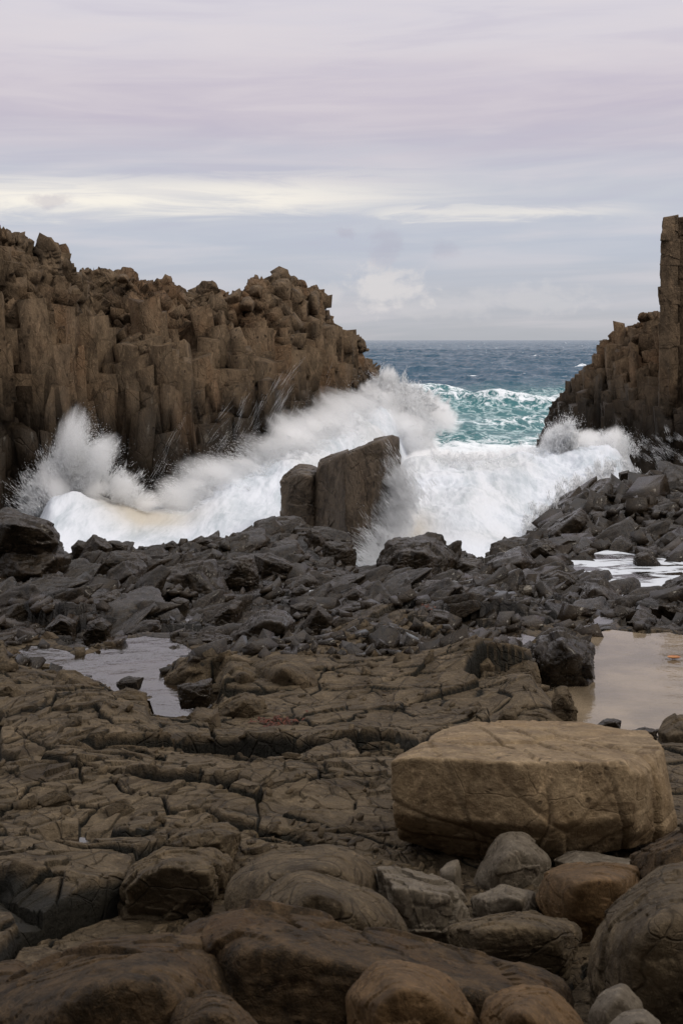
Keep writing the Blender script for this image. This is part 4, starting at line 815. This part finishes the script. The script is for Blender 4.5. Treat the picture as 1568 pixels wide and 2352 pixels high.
rubble(2800, (-120, 1640), (9.4, 21), (.035, .15), 31, M_wet, 'dark angular broken rock packing the wet shelf between the surf and the pools')
rubble(1100, (1150, 1760), (16, 29), (.06, .22), 32, M_wet, 'dark angular broken rock covering the ledges at the right of the surf')
rubble(240, (-120, 1300), (7.6, 11.0), (.02, .08), 35, M_dry, 'brown broken rock where the dry platform meets the wet shelf')
rubble(420, (-120, 1640), (8.2, 9.6), (.03, .13), 36, M_wet, 'scattered dark broken rock at the landward rim of the wet shelf')
rubble(420, (-120, 1300), (4.2, 8.6), (.015, .05), 33, M_dry, 'small brown chips of rock caught in the cracks of the pavement')
rubble(900, (350, 1640), (2.8, 4.4), (.012, .05), 34, M_dry, 'brown gravel between the boulders in front', (.1, -.1))
# ---- loose rocks strewn over the wet shelf
rng = random.Random(5); protos = []
for k in range(10):
    pts = [np.array([rng.gauss(0, 1) for _ in range(3)]) for _ in range(13)]; pts = [p/np.linalg.norm(p)*np.array([1, .62, .36] if k < 7 else [1, .75, .55])*rng.uniform(.8, 1.05) for p in pts]
    v, f = solid(pts, 5, 30, 900+k, 1.0, .5)
    o = mesh_np('loose_rock', v, f, M_wet if k < 7 else M_dry); bpy.data.objects.remove(o); protos.append((bpy.data.meshes[-1] if False else None, v, f))
pm = []
for k, (_, v, f) in enumerate(protos):
    o = mesh_np('loose_rock', v, f, M_wet if k < 7 else M_dry); pm.append(o.data); bpy.data.objects.remove(o)
def strew(n, ur, vr, sr, lab, grp, meshes, seed, dr=None):
    rg = random.Random(seed); k = 0
    while k < n:
        u = rg.uniform(*ur); d = rg.uniform(*dr) if dr else d_at(rg.uniform(*vr))
        if d > edge_d(u)-.3: continue
        x = (u-U0)/F*d
        if any(abs(poly_sd(np.array([x]), np.array([d]), p)[0]) < 0 or poly_sd(np.array([x]), np.array([d]), p)[0] < -.12 for _, p, _ in POOLW): continue
        s = rg.uniform(*sr)*(.6+.4*d/12); o = bpy.data.objects.new('loose_rock', rg.choice(meshes)) if s > .0 else None; link(o)
        o.location = (x, d, float(ground_z(x, d))-s*.05); o.scale = (s, s*rg.uniform(.7, 1), s*rg.uniform(.6, 1.1))
        o.rotation_euler = (rg.gauss(.38, .25), rg.gauss(-.35, .28), rg.gauss(.45, .5)) if s > .09 else (rg.uniform(-.7, .7), rg.uniform(-.7, .7), rg.uniform(0, 6.28)); tag(o, lab, 'rock', grp); k += 1
strew(130, (-80, 1120), None, (.22, .62), 'loose black angular rock among the wet rocks between the surf and the left pool', 'loose wet rocks on the left and centre shelf', pm[:7], 1, (11.0, 20.3))
strew(90, (1120, 1640), None, (.22, .60), 'loose black angular rock on the wet ledges right of the surf', 'loose wet rocks on the right ledges', pm[:7], 2, (12.0, 27))
strew(30, (-40, 1250), None, (.05, .13), 'small loose brown rock lodged in the cracked brown platform', 'small loose brown rocks', pm[7:], 3, (4.6, 8.2))
strew(45, (560, 1560), None, (.015, .05), 'small pebble lying between the near boulders', 'pebbles between the near boulders', pm[7:], 4, (3.0, 4.4))

# ------------------------------------------------------------------ spray: slender threads and drops of flung water
def threads(name, label, items, seed=0):
    """items: origin (N,3), direction*length (N,3), half width (N,)"""
    O, L, w = items; n = len(O); rg = np.random.default_rng(seed)
    dirn = L/(np.linalg.norm(L, axis=1, keepdims=True)+1e-9); a = np.cross(dirn, np.array([.1, 1, .2])); a /= np.linalg.norm(a, axis=1, keepdims=True)+1e-9; b = np.cross(dirn, a)
    mid = O+L*.4; sag = np.zeros_like(O); sag[:, 2] = -.06*(L[:, 0]**2+L[:, 1]**2)
    V = np.stack([O, mid+a*w[:, None], mid-a*w[:, None]*.5+b*w[:, None]*.87, mid-a*w[:, None]*.5-b*w[:, None]*.87, O+L+sag], 1).reshape(-1, 3)
    base = np.array([[0,1,2],[0,2,3],[0,3,1],[4,2,1],[4,3,2],[4,1,3]]); Fc = (base[None]+5*np.arange(n)[:, None, None]).reshape(-1, 3)
    return tag(mesh_np(name, V, Fc, M_spray, smooth=True), label, 'spray', kind='stuff')
def fan(n, pts, dirs, length, width, spread, seed, jitter=(.15, .3, .15), per=60, seg=(.05, .22), fall=1.5):
    """short threads strung along many jets that rise from a polyline of (u, v, d)"""
    rg = np.random.default_rng(seed); pts = np.array(pts, float); dirs = np.array(dirs, float); m = len(pts); K = max(n//per, 8)
    t = rg.random(K)*(m-1); i = np.minimum(t.astype(int), m-2); f = (t-i)[:, None]
    q = pts[i]*(1-f)+pts[i+1]*f; dd = dirs[i]*(1-f)+dirs[i+1]*f
    O = np.stack([(q[:, 0]-U0)/F*q[:, 2], q[:, 2], H-(q[:, 1]-VH)/F*q[:, 2]], 1)+rg.normal(0, 1, (K, 3))*np.array(jitter)
    ln = (length[0]+(length[1]-length[0])*rg.random(K)**1.8)*np.hypot(dd[:, 0], dd[:, 1])
    ang = np.arctan2(-dd[:, 1], dd[:, 0])+rg.normal(0, spread, K); y = rg.normal(0, .35, K)
    j = rg.integers(0, K, n); an = ang[j]+rg.normal(0, .05, n); s_ = rg.random(n)**fall
    D = np.stack([np.cos(an), y[j]+rg.normal(0, .08, n), np.sin(an)], 1); D /= np.linalg.norm(D, axis=1, keepdims=True)
    P = O[j]+rg.normal(0, .04, (n, 3))+D*(ln[j]*s_)[:, None]
    return P, D*rg.uniform(seg[0], seg[1], n)[:, None]*(1.1-s_)[:, None], rg.uniform(width[0], width[1], n)*(1.1-.6*s_)
def cat3(*a): return tuple(np.concatenate(x) for x in zip(*a))
def burst(n, c, rays, r0, r1, width, seed, depth=.35, per=60, seg=(.04, .2)):
    """jets flying out of one point; rays: list of (angle deg, reach m)"""
    rg = np.random.default_rng(seed); A = np.array([r[0] for r in rays]); Rr = np.array([r[1] for r in rays]); K = n//per
    ang = rg.uniform(A.min(), A.max(), K); reach = np.interp(ang, A, Rr)*(.55+.45*rg.random(K)); y = rg.normal(0, depth, K)
    j = rg.integers(0, K, n); an = np.radians(ang[j]+rg.normal(0, 2.2, n)); s_ = r0+(r1-r0)*rg.random(n)**1.15
    D = np.stack([np.cos(an), y[j]+rg.normal(0, .06, n), np.sin(an)], 1)
    return P3(*c)+rg.normal(0, .05, (n, 3))+D*(reach[j]*s_)[:, None], D*(rg.uniform(seg[0], seg[1], n)*(1.15-s_))[:, None], rg.uniform(width[0], width[1], n)*(1.1-.6*s_)
W1 = (.003, .009)
# left tower
threads('sea_spray', 'tall plume of white spray bursting up the cliff foot at the left', cat3(
  burst(60000, (150, 1120, 25.2), [(-10, .3, 1), (20, 1.0, 1), (35, 1.75, 1), (50, 1.6, 1), (62, 1.75, 1), (74, 2.0, 1), (84, 1.8, 1), (95, 1.2, 1), (115, .6, 1), (140, .5, 1)], .1, .95, (.0025, .007), 1, .25, 30, (.03, .16)),
  fan(25000, [(88,1190,25),(95,1150,25),(110,1120,25.2),(140,1070,25.5),(200,1080,25.8),(260,1120,26),(300,1150,26)], [(-.5,-.9),(-.8,-.8),(-.6,-.9),(-.2,-1),(.2,-1),(.5,-.8),(.6,-.6)], (.05, .7), (.002, .006), .3, 2, (.15, .3, .15), 25)))
threads('sea_spray', 'feathered fringe of spray where the wave slides along the foot of the left cliff', cat3(
  fan(45000, [(430,1165,27.2),(500,1115,28),(560,1085,29.2),(620,1060,30.3),(680,1032,31.5),(740,1000,33.5),(800,965,36),(850,928,38.5)],
      [(-1,-.25),(-1,-.35),(-1,-.3),(-.9,-.45),(-1,-.4),(-1,-.35),(-.9,-.45),(-.5,-.9)], (.05, 1.5), (.0025, .007), .22, 3, (.30, .5, .14), 25, (.04, .20), 2.0),
  fan(900, [(420,1120,28),(560,1040,29.5),(640,980,31)], [(.45,-1),(.5,-1),(.5,-.9)], (.3, 1.7), (.0008, .0016), .10, 4, (.8, .5, .5), 12, (.3, .9))))
threads('sea_spray', 'fan of spray thrown up at the seaward tip of the left cliff', cat3(
  burst(22500, (885, 930, 40.5), [(-10, 1.1, 1), (20, 1.3, 1), (45, 1.1, 1), (70, 1.4, 1), (95, 1.5, 1), (120, .9, 1), (150, .6, 1)], .1, .95, (.004, .011), 5, .25),
  fan(12500, [(855,930,39.5),(880,880,40.5),(930,900,41.5),(1000,935,42)], [(-.4,-1),(0,-1),(.5,-.8),(.6,-.5)], (.05, .7), (.004, .012), .3, 6, (.2, .4, .15))))
threads('sea_spray', 'torn spray on the back of the wave below the cliff tip', cat3(
  fan(30000, [(870,920,39.5),(905,930,40),(930,965,39.5),(960,1000,38)], [(.5,-.8),(.7,-.6),(.8,-.4),(.9,-.2)], (.05, .6), (.003, .008), .4, 16, (.35, .5, .25), 25)))
threads('sea_spray', 'curtain of spray leaping along the foot of the right headland', cat3(
  fan(35000, [(990,1062,30),(1080,1070,29.5),(1170,1068,30),(1240,1052,30.5),(1290,1026,31),(1340,1038,31),(1400,1024,31.2),(1428,1030,31)],
      [(.1,-.35),(.2,-.35),(.2,-.45),(.15,-.8),(.2,-1.1),(.2,-.8),(.25,-1.1),(.5,-1)], (.05, .5), (.003, .008), .30, 7, (.15, .4, .12), 25, (.02, .12), 1.8),
  fan(11000, [(1285,1030,30.5),(1300,1020,30.5)], [(-.25,-1.3),(.2,-1.5)], (.1, .75), (.004, .010), .25, 8, (.15, .3, .15)),
  fan(2200, [(1430,1060,28),(1500,1050,29),(1560,1040,30)], [(-.6,-.8),(-.7,-.8),(-.7,-.7)], (.2, .9), (.0008, .002), .12, 9, (.4, .5, .3))))
threads('sea_spray', 'thin streams of water falling down the sheer ledge at the right of the surf', cat3(
  fan(13000, [(1425,1060,28),(1350,1110,26),(1280,1165,24.5),(1215,1230,23)], [(.25,1),(.1,1),(0,1),(-.1,1)], (.1, .6), (.003, .008), .08, 10, (.25, .4, .15))))
threads('sea_spray', 'veil of spray blowing off the right side of the tall stack', cat3(
  fan(19000, [(918,1100,22.3),(925,1160,22.2),(905,1230,22),(880,1290,21.5),(860,1320,20.5)], [(-.5,-.9),(-.6,-.8),(-.6,-.8),(-.7,-.7),(-.8,-.5)], (.05, .7), (.0012, .0032), .15, 11, (.22, .25, .24), 20, (.1, .35))))

# ------------------------------------------------------------------ hanging mist where the water is thrown up
def mist_mat():
    m, T = new_mat('mist'); co = T.n('ShaderNodeTexCoord').outputs['Object']
    r = T.n('ShaderNodeVectorMath', {0: co}, operation='LENGTH').outputs['Value']
    n = T.noise(T.vmul(co, (2.6, 2.6, .9)), 1.6, 3, .6, .3)
    d = T.mr(T.m('ADD', r, T.m('MULTIPLY', T.m('SUBTRACT', n, .5), 1.3)), 1.0, .15, 0, 1)
    d = T.m('MULTIPLY', d, T.mr(r, 1.0, .8))
    info = T.n('ShaderNodeObjectInfo').outputs['Alpha']
    v = T.n('ShaderNodeVolumePrincipled', {'Color': (1, 1, 1, 1), 'Density': T.m('MULTIPLY', d, T.m('MULTIPLY', info, 14.0))})
    T.n('ShaderNodeOutputMaterial', {1: v.outputs[0]}); return m
M_mist = mist_mat(); scene.cycles.volume_bounces = 12
_v, _f = ico(4); _mm = None
def mist(c, rad, tilt, k, lab):
    global _mm
    if _mm is None: o = mesh_np('sea_mist', _v, _f, M_mist); _mm = o.data
    else: o = link(bpy.data.objects.new('sea_mist', _mm))
    o.location = P3(*c); o.scale = rad; o.rotation_euler = (0, math.radians(tilt), 0); o.color = (1, 1, 1, k)
    return tag(o, lab, 'mist', None, 'stuff')
L1, L2, L3, L4, L5 = 'mist inside the tall plume at the left', 'mist along the wave at the foot of the left cliff', 'mist around the splash at the seaward tip of the left cliff', 'mist over the breaking water in front of the right headland', 'mist beside the tall stack'
for c, rad, tl, k in [((165, 1020, 25.2), (.45, .45, 1.0), 10, .4), ((225, 1050, 25.3), (.42, .45, .75), 40, .35), ((200, 1120, 25.4), (.6, .4, .35), 0, .6), ((330, 1150, 26), (.6, .4, .3), 0, .35), ((125, 1120, 25.0), (.45, .5, .7), -20, .7), ((280, 1120, 25.6), (.45, .4, .5), 50, .3)]: mist(c, rad, tl, k, L1)
rm = random.Random(8); LN = np.array([(380, 1172, 27), (430, 1163, 27.3), (500, 1115, 28), (560, 1088, 29.2), (620, 1064, 30.3), (680, 1034, 31.5), (740, 1002, 33.5), (800, 966, 36), (850, 934, 38.5)])
for q in range(30):
    u = 400+450*((q+rm.random())/30); v = interp(u, LN[:, 0], LN[:, 1])-rm.uniform(-6, 26); d = interp(u, LN[:, 0], LN[:, 2])+rm.uniform(-.4, .4); r = rm.uniform(.3, .75)*(1+(u-400)/900)
    mist((u-rm.uniform(0, 20), v, d), (r*.75, r, r*rm.uniform(.9, 1.7)), -62+rm.uniform(-14, 14), rm.uniform(.12, .34)/r*.6, L2)
for c, rad, tl, k in [((888, 895, 40.5), (.5, .7, 1.0), 5, .6), ((935, 925, 41.5), (1.2, 1, .7), 50, .2), ((915, 960, 40), (1.0, 1, .8), 50, .3), ((950, 1000, 38), (1.3, 1, .7), 40, .3), ((880, 940, 39), (.9, 1, .8), 30, .3), ((990, 945, 42.5), (1.4, 1.2, .7), 30, .5), ((860, 925, 39.5), (.6, 1, .9), -35, .6)]: mist(c, rad, tl, k, L3)
for c, rad, tl, k in [((1000, 1062, 31), (1.1, 1.2, .42), 0, .5), ((1100, 1068, 30.5), (1.2, 1.2, .42), 0, .5), ((1200, 1060, 30.5), (1.0, 1.2, .45), 0, .5), ((1290, 1025, 31), (.7, .9, .7), -8, .6), ((1350, 1030, 31), (.7, 1, .6), 8, .6), ((1405, 1030, 31), (.45, .8, .7), 14, .6)]: mist(c, rad, tl, k, L4)
for c, rad, tl, k in [((928, 1180, 22.4), (.32, .4, .9), 8, .5), ((900, 1270, 21.8), (.35, .4, .6), 30, .5), ((915, 1110, 22.8), (.25, .3, .6), 0, .35)]: mist(c, rad, tl, k, L5)

# ------------------------------------------------------------------ small finds: red weed and one orange leaf
def plain(name, c1_, c2_, rough=.5):
    m, T = new_mat(name); co = T.n('ShaderNodeTexCoord').outputs['Object']
    T.n('ShaderNodeOutputMaterial', {0: T.n('ShaderNodeBsdfPrincipled', {'Base Color': T.mix(T.mr(T.noise(co, 30, 4), .35, .65), (*c1_, 1), (*c2_, 1)), 'Roughness': rough}).outputs[0]}); return m
M_weed = plain('red_weed', (.030, .007, .002), (.085, .020, .006), .95); M_leaf = plain('orange_leaf', (.40, .16, .03), (.28, .09, .02))
rg = np.random.default_rng(3)
for (u, v, du, dv_, n, lab) in [(640, 1665, 60, 7, 70, 'matted dark red seaweed in the hollow under the brown outcrop'), (985, 1445, 18, 6, 30, 'small tuft of red seaweed on the black rocks near the centre')]:
    Vv, Ff = [], []
    for k in range(n):
        uu, vv = u+rg.normal(0, du*.5), v+rg.normal(0, dv_*.5); d = float(d_at(vv)); x = (uu-U0)/F*d; z = float(ground_z(x, d))+.012
        a = rg.uniform(0, 6.28); L = rg.uniform(.02, .06); w_ = L*.22; c, s_ = math.cos(a), math.sin(a); b = len(Vv)
        for t, h, ww in ((0, 0, .5), (.5, rg.uniform(.004, .02), 1), (1, .002, .2)):
            for sd_ in (-1, 1): Vv.append((x+c*L*t-s_*w_*ww*sd_, d+s_*L*t+c*w_*ww*sd_, z+h))
        Ff += [(b, b+1, b+3, b+2), (b+2, b+3, b+5, b+4)]
    tag(mesh_np('seaweed', Vv, Ff, M_weed), lab, 'seaweed', kind='stuff')
d = dz(1512, 1.858); x = (1546-U0)/F*d; v, f = ico(3); r_ = np.hypot(v[:, 0], v[:, 1])
lv_ = np.stack([v[:, 0]*.055*(1-.25*v[:, 1]), v[:, 1]*.035, v[:, 2]*.006+.012*r_**2], 1)
o = mesh_np('leaf', lv_, f, M_leaf); o.location = (x, d, 1.862); tag(o, 'single orange leaf floating on the wide sandy pool', 'leaf')
